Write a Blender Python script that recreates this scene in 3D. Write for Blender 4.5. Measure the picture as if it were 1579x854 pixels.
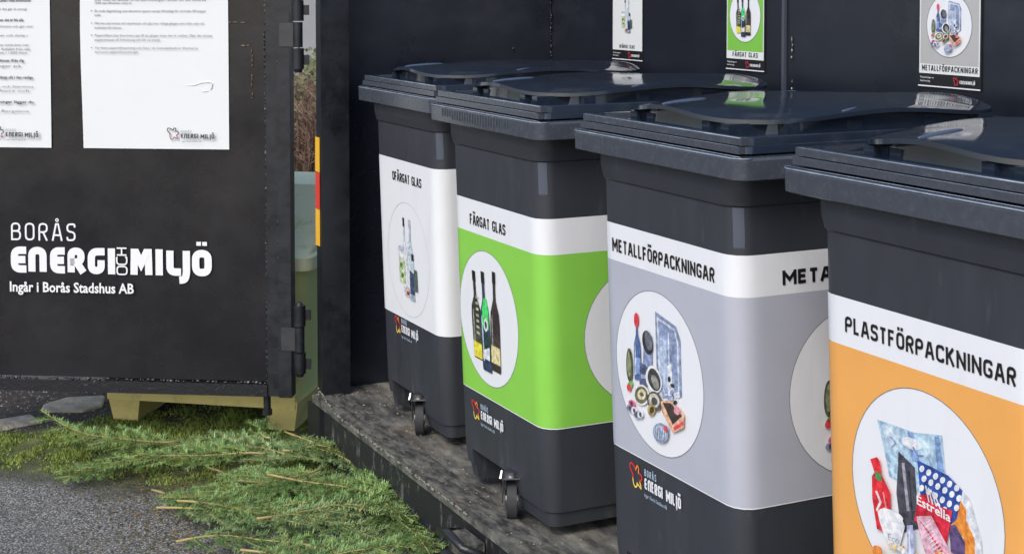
import bpy, bmesh, math, random
from math import sin, cos, pi, radians, sqrt, atan2, hypot
from mathutils import Vector, Matrix
from mathutils.geometry import tessellate_polygon
random.seed(7)
for o in list(bpy.data.objects): bpy.data.objects.remove(o)
S = bpy.context.scene
COL = S.collection

# ------------------------------------------------------------------ camera, sky, sun, exposure
cam = bpy.data.cameras.new("camera"); camo = bpy.data.objects.new("camera", cam); COL.objects.link(camo)
S.camera = camo
cam.sensor_width = 36; cam.lens = 2315 / 1579 * 36
cam.shift_y = -0.2204
cam.clip_start = 0.05; cam.clip_end = 500
camo.location = (0, 0, 1.41)
camo.rotation_euler = (radians(90 - 2.5), 0, radians(90 - 26.2))

SUN_EL, SUN_AZ = radians(42), atan2(-0.80, 0.60)        # towards the sun: in front of the container, high behind the thin cloud
w = bpy.data.worlds.new("World"); S.world = w; w.use_nodes = True
nt = w.node_tree; nt.nodes.clear()
sky = nt.nodes.new("ShaderNodeTexSky"); sky.sky_type = 'NISHITA'; sky.sun_disc = False
sky.sun_elevation = SUN_EL; sky.sun_rotation = pi / 2 - SUN_AZ
sky.dust_density = 2.0; sky.air_density = 1.0
bg = nt.nodes.new("ShaderNodeBackground"); bg.inputs[1].default_value = 0.15
wo = nt.nodes.new("ShaderNodeOutputWorld")
nt.links.new(sky.outputs[0], bg.inputs[0]); nt.links.new(bg.outputs[0], wo.inputs[0])
sl = bpy.data.lights.new("sun", 'SUN'); slo = bpy.data.objects.new("sun", sl); COL.objects.link(slo)
sl.energy = 1.15; sl.angle = radians(20); sl.color = (1.0, 0.95, 0.88)
sd = Vector((cos(SUN_EL) * cos(SUN_AZ), cos(SUN_EL) * sin(SUN_AZ), sin(SUN_EL)))
slo.rotation_euler = sd.to_track_quat('Z', 'Y').to_euler(); slo.location = (2, -3, 5)
S.view_settings.view_transform = 'Standard'; S.view_settings.look = 'None'
S.view_settings.gamma = 1; S.view_settings.exposure = 0.55; S.view_settings.use_curve_mapping = False
S.cycles.max_bounces = 6; S.cycles.use_denoising = True

# ------------------------------------------------------------------ helpers
def lin(c): c /= 255.0; return c / 12.92 if c <= .04045 else ((c + .055) / 1.055) ** 2.4
def sr(r, g, b, k=1.0): return tuple(min(.9, lin(v) * k) for v in (r, g, b))
MATS = {}
def mat(name, col, rough=.5, metal=0, coat=0, spec=.5, var=0, vscale=8, bump=0, bscale=60, col2=None, stretch=None, thr=None, bdist=.002, rvar=0):
    if name in MATS: return MATS[name]
    m = bpy.data.materials.new(name); m.use_nodes = True; n = m.node_tree; L = n.links
    p = n.nodes["Principled BSDF"]
    p.inputs["Base Color"].default_value = (*col, 1); p.inputs["Roughness"].default_value = rough
    p.inputs["Metallic"].default_value = metal; p.inputs["Specular IOR Level"].default_value = spec
    p.inputs["Coat Weight"].default_value = coat; p.inputs["Coat Roughness"].default_value = .08
    if var or bump or rvar:
        tc = n.nodes.new("ShaderNodeTexCoord"); mp = n.nodes.new("ShaderNodeMapping")
        if stretch: mp.inputs["Scale"].default_value = stretch
        L.new(tc.outputs["Object"], mp.inputs["Vector"])
    if var or rvar:
        t = n.nodes.new("ShaderNodeTexNoise"); t.inputs["Scale"].default_value = vscale; t.inputs["Detail"].default_value = 8
        t.inputs["Roughness"].default_value = .65
        L.new(mp.outputs[0], t.inputs["Vector"])
    if var:
        r = n.nodes.new("ShaderNodeValToRGB"); L.new(t.outputs[0], r.inputs[0])
        c2 = col2 or tuple(min(.9, c * (1 + var)) for c in col); c1 = col if col2 else tuple(c * (1 - var) for c in col)
        lo, hi = thr or (.35, .65)
        r.color_ramp.elements[0].position = lo; r.color_ramp.elements[0].color = (*c1, 1)
        r.color_ramp.elements[1].position = hi; r.color_ramp.elements[1].color = (*c2, 1)
        L.new(r.outputs[0], p.inputs["Base Color"])
    if rvar:
        q = n.nodes.new("ShaderNodeMapRange"); q.inputs[3].default_value = max(.03, rough - rvar); q.inputs[4].default_value = rough + rvar
        q.inputs[1].default_value = .3; q.inputs[2].default_value = .7
        L.new(t.outputs[0], q.inputs[0]); L.new(q.outputs[0], p.inputs["Roughness"])
    if bump:
        t2 = n.nodes.new("ShaderNodeTexNoise"); t2.inputs["Scale"].default_value = bscale; t2.inputs["Detail"].default_value = 5
        L.new(mp.outputs[0], t2.inputs["Vector"])
        b = n.nodes.new("ShaderNodeBump"); b.inputs["Strength"].default_value = bump; b.inputs["Distance"].default_value = bdist
        L.new(t2.outputs[0], b.inputs["Height"]); L.new(b.outputs[0], p.inputs["Normal"])
    MATS[name] = m; return m
def ink(r, g, b):                       # flat printed colour, photo value -> base colour
    return mat("print_%d_%d_%d" % (r, g, b), sr(r, g, b, 1.12), .4, var=.035, vscale=5, bump=.35, bscale=5, bdist=.004)

def pic(r, g, b):                       # photographic print: mottled ink
    return mat("photo_print_%d_%d_%d" % (r, g, b), sr(r, g, b, .8), .42, var=1, col2=sr(min(255, r * 1.15 + 12), min(255, g * 1.15 + 12), min(255, b * 1.15 + 14), 1.2), vscale=75, thr=(.38, .62))

def link(name, me, parent=None, mats=()):
    o = bpy.data.objects.new(name, me); COL.objects.link(o)
    for m in mats: me.materials.append(m)
    if parent: o.parent = parent
    return o
def obj(name, bm, m, parent=None, smooth=False, bevel=0):
    me = bpy.data.meshes.new(name)
    if bevel:
        bmesh.ops.bevel(bm, geom=[e for e in bm.edges if len(e.link_faces) == 2 and e.calc_face_angle(0) > .6], offset=bevel, segments=2, affect='EDGES', profile=.6)
    bmesh.ops.recalc_face_normals(bm, faces=bm.faces)
    bm.to_mesh(me); bm.free()
    if smooth: me.polygons.foreach_set("use_smooth", [True] * len(me.polygons))
    return link(name, me, parent, [m] if not isinstance(m, (list, tuple)) else m)
def tag(o, label, cat, group=None, kind=None):
    if label: o["label"] = label
    if cat: o["category"] = cat
    if group: o["group"] = group
    if kind: o["kind"] = kind
    return o
def thing(name, label, cat, loc=(0, 0, 0), rz=0, group=None):
    o = bpy.data.objects.new(name, None); COL.objects.link(o); o.empty_display_size = .1
    o.location = loc; o.rotation_euler = (0, 0, rz); return tag(o, label, cat, group)
def box(bm, x0, x1, y0, y1, z0, z1):
    v = [bm.verts.new(p) for p in ((x0, y0, z0), (x1, y0, z0), (x1, y1, z0), (x0, y1, z0), (x0, y0, z1), (x1, y0, z1), (x1, y1, z1), (x0, y1, z1))]
    for f in ((0, 3, 2, 1), (4, 5, 6, 7), (0, 1, 5, 4), (1, 2, 6, 5), (2, 3, 7, 6), (3, 0, 4, 7)): bm.faces.new([v[i] for i in f])
def hexa(bm, lo, hi):                    # two rings of points -> closed loft
    a = [bm.verts.new(p) for p in lo]; b = [bm.verts.new(p) for p in hi]; n = len(a)
    bm.faces.new(a[::-1]); bm.faces.new(b)
    for i in range(n): bm.faces.new((a[i], a[(i + 1) % n], b[(i + 1) % n], b[i]))
def loft(bm, rings, cap0=True, cap1=True):
    R = [[bm.verts.new(p) for p in r] for r in rings]; n = len(R[0])
    for a, b in zip(R, R[1:]):
        for i in range(n): bm.faces.new((a[i], a[(i + 1) % n], b[(i + 1) % n], b[i]))
    if cap0: bm.faces.new(R[0][::-1])
    if cap1: bm.faces.new(R[-1])
def cyl(bm, c, ax, r, h, n=16, r2=None):
    ax = Vector(ax).normalized(); q = ax.to_track_quat('Z', 'Y'); c = Vector(c); r2 = r if r2 is None else r2
    loft(bm, [[c + q @ Vector((rr * cos(2 * pi * i / n), rr * sin(2 * pi * i / n), z)) for i in range(n)] for z, rr in ((-h / 2, r), (h / 2, r2))])
def tube(bm, pts, rad, n=6):
    pts = [Vector(p) for p in pts]; rings = []
    for i, p in enumerate(pts):
        d = (pts[min(i + 1, len(pts) - 1)] - pts[max(i - 1, 0)]).normalized(); q = d.to_track_quat('Z', 'Y')
        r = rad[i] if isinstance(rad, (list, tuple)) else rad
        rings.append([p + q @ Vector((r * cos(2 * pi * k / n), r * sin(2 * pi * k / n), 0)) for k in range(n)])
    loft(bm, rings)
def rrect(x0, x1, y0, y1, R, n=6):
    out = []
    for cx, cy, a in ((x1 - R, y0 + R, -90), (x1 - R, y1 - R, 0), (x0 + R, y1 - R, 90), (x0 + R, y0 + R, 180)):
        for k in range(n + 1):
            t = radians(a + 90 * k / n); out.append((cx + R * cos(t), cy + R * sin(t)))
    return out
def smooth_by_angle(o, deg=35):
    me = o.data
    bm = bmesh.new(); bm.from_mesh(me)
    for f in bm.faces: f.smooth = True
    for e in bm.edges: e.smooth = not (len(e.link_faces) == 2 and e.calc_face_angle(0) > radians(deg))
    bm.to_mesh(me); bm.free(); return o
def applied(o):
    dg = bpy.context.evaluated_depsgraph_get(); me = bpy.data.meshes.new_from_object(o.evaluated_get(dg)); me.name = o.name
    o.modifiers.clear(); o.data = me; return o

# ------------------------------------------------------------------ lettering and printed pictures
def rounded(pts, r, closed):
    P = [Vector(p) for p in pts]; n = len(P); out = []
    for i, p in enumerate(P):
        if not closed and i in (0, n - 1): out.append(p); continue
        a, b = P[(i - 1) % n], P[(i + 1) % n]; da, db = (a - p), (b - p)
        rr = min(r, da.length * .49, db.length * .49)
        if rr < 1e-5 or abs(da.normalized().dot(db.normalized())) > .995: out.append(p); continue
        s, e = p + da.normalized() * rr, p + db.normalized() * rr
        for k in range(6):
            t = k / 5; out.append(s * (1 - t) ** 2 + p * 2 * t * (1 - t) + e * t * t)
    return out
def ribbon(pts, t, closed=False):
    """polyline -> list of quads of width t"""
    P = [Vector(p) for p in pts]; n = len(P); L, R = [], []
    for i, p in enumerate(P):
        a = P[(i - 1) % n] if (closed or i) else None; b = P[(i + 1) % n] if (closed or i < n - 1) else None
        d1 = (p - a).normalized() if a is not None else (b - p).normalized(); d2 = (b - p).normalized() if b is not None else d1
        n1, n2 = Vector((-d1.y, d1.x)), Vector((-d2.y, d2.x)); m = n1 + n2
        m = n1 if m.length < 1e-4 else m.normalized(); k = min(1 / max(.25, m.dot(n1)), 2.2)
        L.append(p + m * k * t / 2); R.append(p - m * k * t / 2)
    q = []
    for i in range(n if closed else n - 1):
        j = (i + 1) % n; q.append([R[i], R[j], L[j], L[i]])
    return q
GL = {
 'A': (.72, [([(0, 0), (.38, 1), (.62, 1), (1, 0)], 0, 0), ([(.17, .3), (.83, .3)], 0, 0)]),
 'B': (.66, [([(0, 0), (0, 1), (.92, 1), (.92, .53), (0, .53)], .2, 0), ([(0, .53), (1, .53), (1, 0), (-.0, 0)], .22, 0)]),
 'C': (.62, [([(1, .78), (1, 1), (0, 1), (0, 0), (1, 0), (1, .22)], .28, 0)]),
 'D': (.66, [([(0, 0), (0, 1), (1, 1), (1, 0)], .28, 1)]),
 'E': (.55, [([(1, 1), (0, 1), (0, 0), (1, 0)], 0, 0), ([(0, .52), (.9, .52)], 0, 0)]),
 'F': (.55, [([(1, 1), (0, 1), (0, 0)], 0, 0), ([(0, .5), (.88, .5)], 0, 0)]),
 'G': (.64, [([(1, .78), (1, 1), (0, 1), (0, 0), (1, 0), (1, .47), (.55, .47)], .26, 0)]),
 'H': (.64, [([(0, 0), (0, 1)], 0, 0), ([(1, 0), (1, 1)], 0, 0), ([(0, .5), (1, .5)], 0, 0)]),
 'I': (.0, [([(0, 0), (0, 1)], 0, 0)]),
 'J': (.5, [([(1, 1), (1, 0), (0, 0), (0, .2)], .28, 0)]),
 'K': (.66, [([(0, 0), (0, 1)], 0, 0), ([(.95, 1), (.05, .42)], 0, 0), ([(.35, .58), (1, 0)], 0, 0)]),
 'L': (.52, [([(0, 1), (0, 0), (1, 0)], 0, 0)]),
 'M': (.82, [([(0, 0), (0, 1)], 0, 0), ([(1, 0), (1, 1)], 0, 0), ([(.03, .96), (.5, .32), (.97, .96)], 0, 0)]),
 'N': (.68, [([(0, 0), (0, 1)], 0, 0), ([(1, 0), (1, 1)], 0, 0), ([(.04, .97), (.96, .03)], 0, 0)]),
 'O': (.64, [([(0, 0), (0, 1), (1, 1), (1, 0)], .3, 1)]),
 'P': (.62, [([(0, 0), (0, 1), (1, 1), (1, .45), (0, .45)], .27, 0)]),
 'R': (.62, [([(0, 0), (0, 1), (1, 1), (1, .48), (0, .48)], .25, 0), ([(.5, .48), (1, 0)], 0, 0)]),
 'S': (.6, [([(1, .8), (1, 1), (0, 1), (0, .54), (1, .5), (1, 0), (0, 0), (0, .2)], .25, 0)]),
 'T': (.6, [([(0, 1), (1, 1)], 0, 0), ([(.5, 0), (.5, 1)], 0, 0)]),
 # letters of the company logo (rounded, heavy)
 'e': (.6, [([(1, 1), (0, 1), (0, 0), (1, 0)], .3, 0), ([(0, .5), (.95, .5)], 0, 0)]),
 'n': (.66, [([(0, 0), (0, 1), (1, 1), (1, 0)], .34, 0)]),
 'l': (.55, [([(0, 1), (0, 0), (1, 0)], .25, 0)]),
 'j': (.3, [([(1, 1), (1, -.1), (.55, -.36), (-.1, -.36)], .25, 0)]),
 'm': (.85, [([(0, 0), (0, 1)], 0, 0), ([(1, 0), (1, 1)], 0, 0), ([(.02, .95), (.5, .35), (.98, .95)], 0, 0)]),
}
for a, b in (('Ö', 'O'), ('Ä', 'A'), ('Å', 'A')): GL[a] = GL[b]
def words(s, x0, x1, y0, h, t, gap=None):
    """stroke lettering filling x0..x1, cap height h, stroke t (all in metres) -> quads"""
    gap = gap if gap is not None else t * 1.0
    ws = [(.38 * h if c == ' ' else max(GL[c][0] * h - t, 0) + t) for c in s]
    tot = sum(ws) + gap * (len(s) - 1); k = (x1 - x0) / tot; x = x0; out = []
    for c, wc in zip(s, ws):
        if c != ' ':
            cw = max(GL[c][0] * h - t, 0) * k + (t * k - t if GL[c][0] else 0); xs = x + t / 2 if GL[c][0] else x + wc * k / 2
            for si, (pts, r, closed) in enumerate(GL[c][1]):
                P = [(xs + px * cw, y0 + t / 2 + py * (h - t)) for px, py in pts]
                if not closed:                        # butt ends reach the letter's full height
                    for e_, f_ in ((0, 1), (-1, -2)):
                        if abs(pts[e_][1] - pts[f_][1]) > .25 and pts[e_][1] in (0, 1): P[e_] = (P[e_][0], P[e_][1] + (t / 2 if pts[e_][1] else -t / 2))
                if r: P = rounded(P, r * h, closed)
                for q in ribbon(P, t, closed): out.append((q, si))
            if c in 'ÖÄ':
                for dx in (.22, .78):
                    cx = xs + dx * cw; out.append(([Vector((cx - t * .55, y0 + h * 1.1)), Vector((cx + t * .55, y0 + h * 1.1)), Vector((cx + t * .55, y0 + h * 1.1 + t * 1.1)), Vector((cx - t * .55, y0 + h * 1.1 + t * 1.1))], 0))
            if c == 'Å':
                cx = xs + .5 * cw; rr = h * .075
                for q in ribbon([(cx + rr * cos(a * pi / 5), y0 + h * 1.1 + rr + rr * sin(a * pi / 5)) for a in range(10)], t * .6, True): out.append((q, 0))
        x += (wc + gap) * k
    return out
_fc = {}
def bfont(s, bold=0.0):
    if (s, bold) in _fc: return _fc[(s, bold)]
    c = bpy.data.curves.new("t", 'FONT'); c.body = s; c.size = 1; c.offset = bold; c.resolution_u = 2; c.fill_mode = 'FRONT'
    o = bpy.data.objects.new("t", c); COL.objects.link(o)
    dg = bpy.context.evaluated_depsgraph_get(); me = bpy.data.meshes.new_from_object(o.evaluated_get(dg))
    V = [(v.co.x, v.co.y) for v in me.vertices]; F = [list(p.vertices) for p in me.polygons]
    bpy.data.objects.remove(o); bpy.data.curves.remove(c); bpy.data.meshes.remove(me)
    _fc[(s, bold)] = (V, F); return V, F
def btext(s, x0, y0, h, x1=None, bold=0.0):
    V, F = bfont(s, bold)
    if not V: return []
    ax, bx = min(v[0] for v in V), max(v[0] for v in V); sy = h / .729
    sx = (x1 - x0) / (bx - ax) if x1 else sy
    P = [Vector((x0 + (v[0] - ax) * sx, y0 + v[1] * sy)) for v in V]
    return [([P[i] for i in f], 0) for f in F]

class Print:
    """flat coloured shapes in (u, v), mapped onto a surface; later layers sit a hair in front"""
    def __init__(s, fn, step=.00025): s.fn = fn; s.v = []; s.f = []; s.m = []; s.mats = []; s.layer = 0; s.step = step
    def mi(s, m):
        if m not in s.mats: s.mats.append(m)
        return s.mats.index(m)
    def face(s, pts, m, off):
        b = len(s.v); s.v += [s.fn(p[0], p[1], off) for p in pts]; s.f.append(list(range(b, b + len(pts)))); s.m.append(s.mi(m))
    def quads(s, qs, m):
        s.layer += 1
        for q, k in qs: s.face(q, m, (s.layer + .4 * k) * s.step)
        s.layer += 1
    def poly(s, pts, m):
        s.layer += 1; P = [Vector((p[0], p[1], 0)) for p in pts]
        b = len(s.v); s.v += [s.fn(p[0], p[1], s.layer * s.step) for p in pts]
        area = sum(P[i].x * P[(i + 1) % len(P)].y - P[(i + 1) % len(P)].x * P[i].y for i in range(len(P)))
        for t in tessellate_polygon([P]):
            a, c, d = [P[i] for i in t]; cr = (c.x - a.x) * (d.y - a.y) - (c.y - a.y) * (d.x - a.x)
            t = list(t) if cr > 0 else list(t)[::-1]
            s.f.append([b + i for i in t]); s.m.append(s.mi(m))
    def disc(s, cx, cy, rx, ry, m, n=48, rot=0):
        s.layer += 1; ca, sa = cos(rot), sin(rot)
        s.face([(cx + rx * cos(2 * pi * i / n) * ca - ry * sin(2 * pi * i / n) * sa, cy + rx * cos(2 * pi * i / n) * sa + ry * sin(2 * pi * i / n) * ca) for i in range(n)], m, s.layer * s.step)
    def disc_grid(s, cx, cy, r, m, n=48, k=7):
        s.layer += 1; o = s.layer * s.step
        for j in range(k):
            a, b = r * j / k, r * (j + 1) / k
            for i in range(n):
                t0, t1 = 2 * pi * i / n, 2 * pi * (i + 1) / n
                p = [(cx + a * cos(t0), cy + a * sin(t0)), (cx + b * cos(t0), cy + b * sin(t0)), (cx + b * cos(t1), cy + b * sin(t1)), (cx + a * cos(t1), cy + a * sin(t1))]
                s.face(p if j else p[1:], m, o)
    def line(s, pts, t, m, closed=False, r=0):
        P = rounded(pts, r, closed) if r else pts
        s.quads([(q, 0) for q in ribbon(P, t, closed)], m)
    def rect(s, x0, x1, y0, y1, m): s.poly([(x0, y0), (x1, y0), (x1, y1), (x0, y1)], m)
    warp = None
    def build(s, name, parent=None, weld=False):
        me = bpy.data.meshes.new(name); me.from_pydata(s.v, [], s.f); me.polygons.foreach_set("material_index", s.m)
        if weld:
            bm = bmesh.new(); bm.from_mesh(me); bmesh.ops.remove_doubles(bm, verts=bm.verts, dist=.00008); bm.to_mesh(me); bm.free()
            me.polygons.foreach_set("use_smooth", [True] * len(me.polygons))
        return link(name, me, parent, s.mats)

def butterfly(P, x0, y0, k, cols, t):
    """the company's emblem: one looping outline of a butterfly in k x k metres"""
    def seq(p): return [(x0 + a * k, y0 + b * k) for a, b in p]
    P.line(seq([(.52, .78), (.3, .95), (.06, .97), (.02, .78), (.16, .62), (.28, .5), (.24, .38)]), t, cols[0], r=.1 * k)
    P.line(seq([(.24, .38), (.3, .12), (.42, .02), (.56, .1), (.6, .28)]), t, cols[2], r=.1 * k)
    P.line(seq([(.56, .22), (.72, .2), (.92, .08), (.86, .3), (.78, .38)]), t, cols[2], r=.08 * k)
    P.line(seq([(.78, .38), (.98, .46), (1.0, .66), (.84, .72), (.74, .7)]), t, cols[0], r=.1 * k)
    P.line(seq([(.74, .7), (.78, .92), (.66, 1.02), (.56, .84), (.52, .78)]), t, cols[1], r=.08 * k)
def company(P, x0, x1, y0, h, m, m2, t=None, och=True):
    """BORÅS / ENERGI MILJÖ / small line; y0 = base line of the heavy word"""
    W = x1 - x0; t = t or h * .24
    P.quads(words('BORÅS', x0, x0 + W * .33, y0 + h * 1.18, h * .62, h * .085, h * .2), m2)
    P.quads(words('enERGI', x0, x0 + W * .5, y0, h, t, t * .42), m)
    P.quads(words('mIljÖ', x0 + W * .6, x0 + W, y0, h, t, t * .42), m)
    P.quads(btext('Ingår i Borås Stadshus AB', x0, y0 - h * .72, h * .36, x0 + W * .62), m2)

# printed pictures, drawn in a disc of radius 1 centred on 0,0
def blob(pts): return rounded(pts, .12, True)
def bottle(D, x, y, h, wd, col, cap, lab, neck=.3, tilt=0, shine=None):
    def T(a, b): return (x + a * wd + b * h * tilt, y + b * h)
    o = [(-.5, .02), (-.44, 0), (.44, 0), (.5, .02), (.5, .5), (.44, .6), (.16, .72), (.13, .76), (.13, 1), (-.13, 1), (-.13, .76), (-.16, .72), (-.44, .6), (-.5, .5)]
    D.poly([T(a, b) for a, b in o], col)
    D.poly([T(a, b) for a, b in ((-.17, .9), (.17, .9), (.17, 1.02), (-.17, 1.02))], cap)
    D.poly([T(a, b) for a, b in ((-.5, .12), (.5, .12), (.5, .38), (-.5, .38))], lab)
    D.poly([T(a, b) for a, b in ((-.36, .1), (-.24, .1), (-.24, .58), (-.36, .54))], shine or pic(120, 122, 118))
def art_coloured(D):
    bottle(D, -.34, -.68, 1.3, .34, pic(44, 46, 34), pic(24, 22, 22), pic(62, 66, 50), tilt=-.09)
    D.poly([(-.50, -.66), (-.18, -.66), (-.20, -.44), (-.52, -.42)], pic(222, 190, 50))
    for i in range(7): D.rect(-.4, -.3, -.3 + i * .09, -.26 + i * .09, pic(150, 152, 132))
    bottle(D, .26, -.74, 1.46, .31, pic(46, 38, 36), pic(20, 18, 20), pic(56, 48, 46))
    D.rect(.11, .41, -.62, -.36, pic(196, 178, 130))
    bottle(D, -.04, -.8, 1.46, .31, pic(40, 52, 74), pic(20, 30, 24), pic(32, 52, 48), tilt=-.06, shine=pic(150, 170, 190))
    D.poly([(-.17, -.16), (.05, -.16), (.05, .12), (-.02, .3), (-.1, .3), (-.17, .12)], pic(62, 190, 92))
    D.disc(-.05, -.1, .07, .1, pic(228, 232, 236), 16); D.disc(-.05, -.1, .04, .06, pic(40, 60, 60), 12)
    D.poly([(-.17, -.62), (.06, -.62), (.06, -.42), (-.17, -.5)], pic(190, 198, 214))
def art_clear(D):
    bottle(D, -.12, -.6, 1.3, .24, pic(188, 198, 218), pic(30, 30, 34), pic(216, 222, 232), tilt=-.03, shine=pic(228, 234, 242))
    bottle(D, .16, -.7, 1.4, .29, pic(168, 182, 206), pic(170, 160, 176), pic(196, 208, 226), tilt=-.02, shine=pic(226, 232, 240))
    D.poly([(-.42, -.45), (-.12, -.45), (-.12, -.05), (-.42, 0)], pic(150, 170, 120))
    for i in range(5): D.disc(-.32 + .05 * (i % 3), -.4 + .09 * i, .07, .045, pic(70, 96, 44) if i % 2 else pic(196, 208, 190), 10, .6)
    D.rect(-.46, -.18, 0, .14, pic(204, 210, 222)); D.disc(-.3, .16, .14, .05, pic(150, 158, 172), 16)
    D.rect(.2, .3, .02, .14, pic(28, 30, 40)); D.rect(.04, .12, .1, .34, pic(176, 190, 214))
    D.poly([(.1, -.58), (.3, -.58), (.3, -.2), (.1, -.16)], pic(52, 62, 96)); D.poly([(.3, -.5), (.46, -.5), (.44, -.12), (.3, -.12)], pic(70, 86, 74))
    D.rect(-.14, .06, -.66, -.5, pic(188, 150, 140)); D.rect(-.06, .05, -.62, -.56, pic(70, 50, 54)); D.disc(.2, -.64, .11, .05, pic(140, 150, 166), 14)
def art_metal(D):
    f0 = D.fn; D.fn = lambda u, v, o: f0(u * 1.08, (v * 1.04 if v > 0 else v * .82) + .17 * u, o)
    g, dk, lt = pic(118, 132, 162), pic(40, 42, 48), pic(186, 196, 218)
    D.poly([(-.02, .74), (.42, .58), (.5, .42), (.5, -.3), (.1, -.36), (-.02, .1)], g)          # foil tray
    D.line([(.03, .66), (.38, .54), (.44, .38), (.44, -.24), (.14, -.3), (.04, .08)], .03, lt, True)
    D.poly([(.05, .45), (.2, .4), (.22, -.2), (.08, -.22)], pic(150, 164, 192)); D.rect(.24, .27, -.28, .5, lt)
    D.poly([(.2, .1), (.3, .14), (.33, -.28), (.22, -.32)], pic(214, 222, 236))
    for i in range(16): D.disc(.33 + .14 * cos(i * 2.4) * (i / 16), -.2 + .26 * sin(i * 2.4) * (i / 16) - .04, .045, .03, (g, lt, dk, pic(150, 160, 184))[i % 4], 8, i)
    bottle(D, -.42, -.14, .8, .15, pic(62, 86, 128), pic(206, 48, 58), pic(110, 134, 176), shine=lt)
    D.disc(-.42, .62, .055, .09, pic(214, 50, 60), 14)
    D.poly([(-.3, .02), (-.1, -.02), (-.08, .44), (-.26, .46)], g); D.disc(-.18, .36, .11, .15, dk, 20, .4); D.disc(-.16, .38, .07, .12, pic(92, 96, 104), 18, .4)
    D.disc(-.6, .04, .075, .23, pic(64, 72, 52), 20); D.disc(-.61, .06, .04, .17, pic(116, 122, 92), 16)
    D.poly([(-.38, -.2), (-.2, -.22), (-.18, .06), (-.36, .12)], pic(70, 78, 108)); D.rect(-.34, -.22, -.1, -.04, pic(148, 160, 190))
    D.disc(-.06, -.1, .17, .2, pic(222, 226, 232), 22, .5); D.disc(-.05, -.1, .13, .17, pic(50, 52, 50), 20, .5); D.disc(-.03, -.13, .07, .12, pic(118, 118, 112), 16, .5)
    D.disc(-.6, -.24, .09, .05, pic(96, 140, 72), 12, .8); D.disc(-.62, -.28, .05, .06, pic(208, 54, 64), 14)
    D.disc(-.34, -.36, .18, .16, pic(222, 222, 212), 22, .4); D.disc(-.34, -.36, .15, .13, pic(92, 90, 66), 20, .4); D.disc(-.33, -.35, .1, .08, pic(186, 180, 150), 18, .4); D.disc(-.33, -.35, .05, .035, pic(88, 84, 62), 12)
    D.disc(-.05, -.42, .16, .15, pic(70, 70, 66), 22); D.disc(-.06, -.41, .12, .11, pic(170, 168, 156), 20); D.disc(-.05, -.42, .07, .06, pic(66, 66, 60), 14)
    D.disc(-.12, -.56, .08, .1, pic(148, 126, 74), 16, -.6); D.disc(-.11, -.56, .045, .06, pic(60, 54, 40), 12, -.6)
    for a, b, c in ((-.56, -.52, (206, 84, 120)), (-.6, -.6, (120, 122, 150)), (-.5, -.62, (214, 196, 202)), (-.44, -.68, (112, 118, 140)), (-.36, -.66, (176, 184, 206))): D.disc(a, b, .06, .075, pic(*c), 14, a * 3); D.disc(a, b, .03, .04, pic(64, 62, 76), 10)
    D.poly([(.1, -.4), (.28, -.36), (.58, -.54), (.56, -.74), (.34, -.84), (.12, -.56)], pic(206, 150, 120))   # open tin
    D.poly([(.14, -.42), (.3, -.4), (.54, -.56), (.34, -.72)], pic(52, 42, 40)); D.line([(.36, -.78), (.56, -.66)], .05, pic(214, 60, 72)); D.disc(.44, -.5, .07, .06, pic(214, 128, 140), 12)
    D.disc(.08, -.88, .17, .15, pic(118, 130, 150), 22, .3); D.disc(.07, -.88, .13, .11, pic(156, 168, 190), 20, .3)
    for i in range(5): D.line([(-.04 + i * .05, -.96), (-.02 + i * .05, -.8)], .012, pic(88, 98, 118))
    D.disc(.2, -.8, .05, .05, pic(176, 74, 84), 12)
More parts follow.
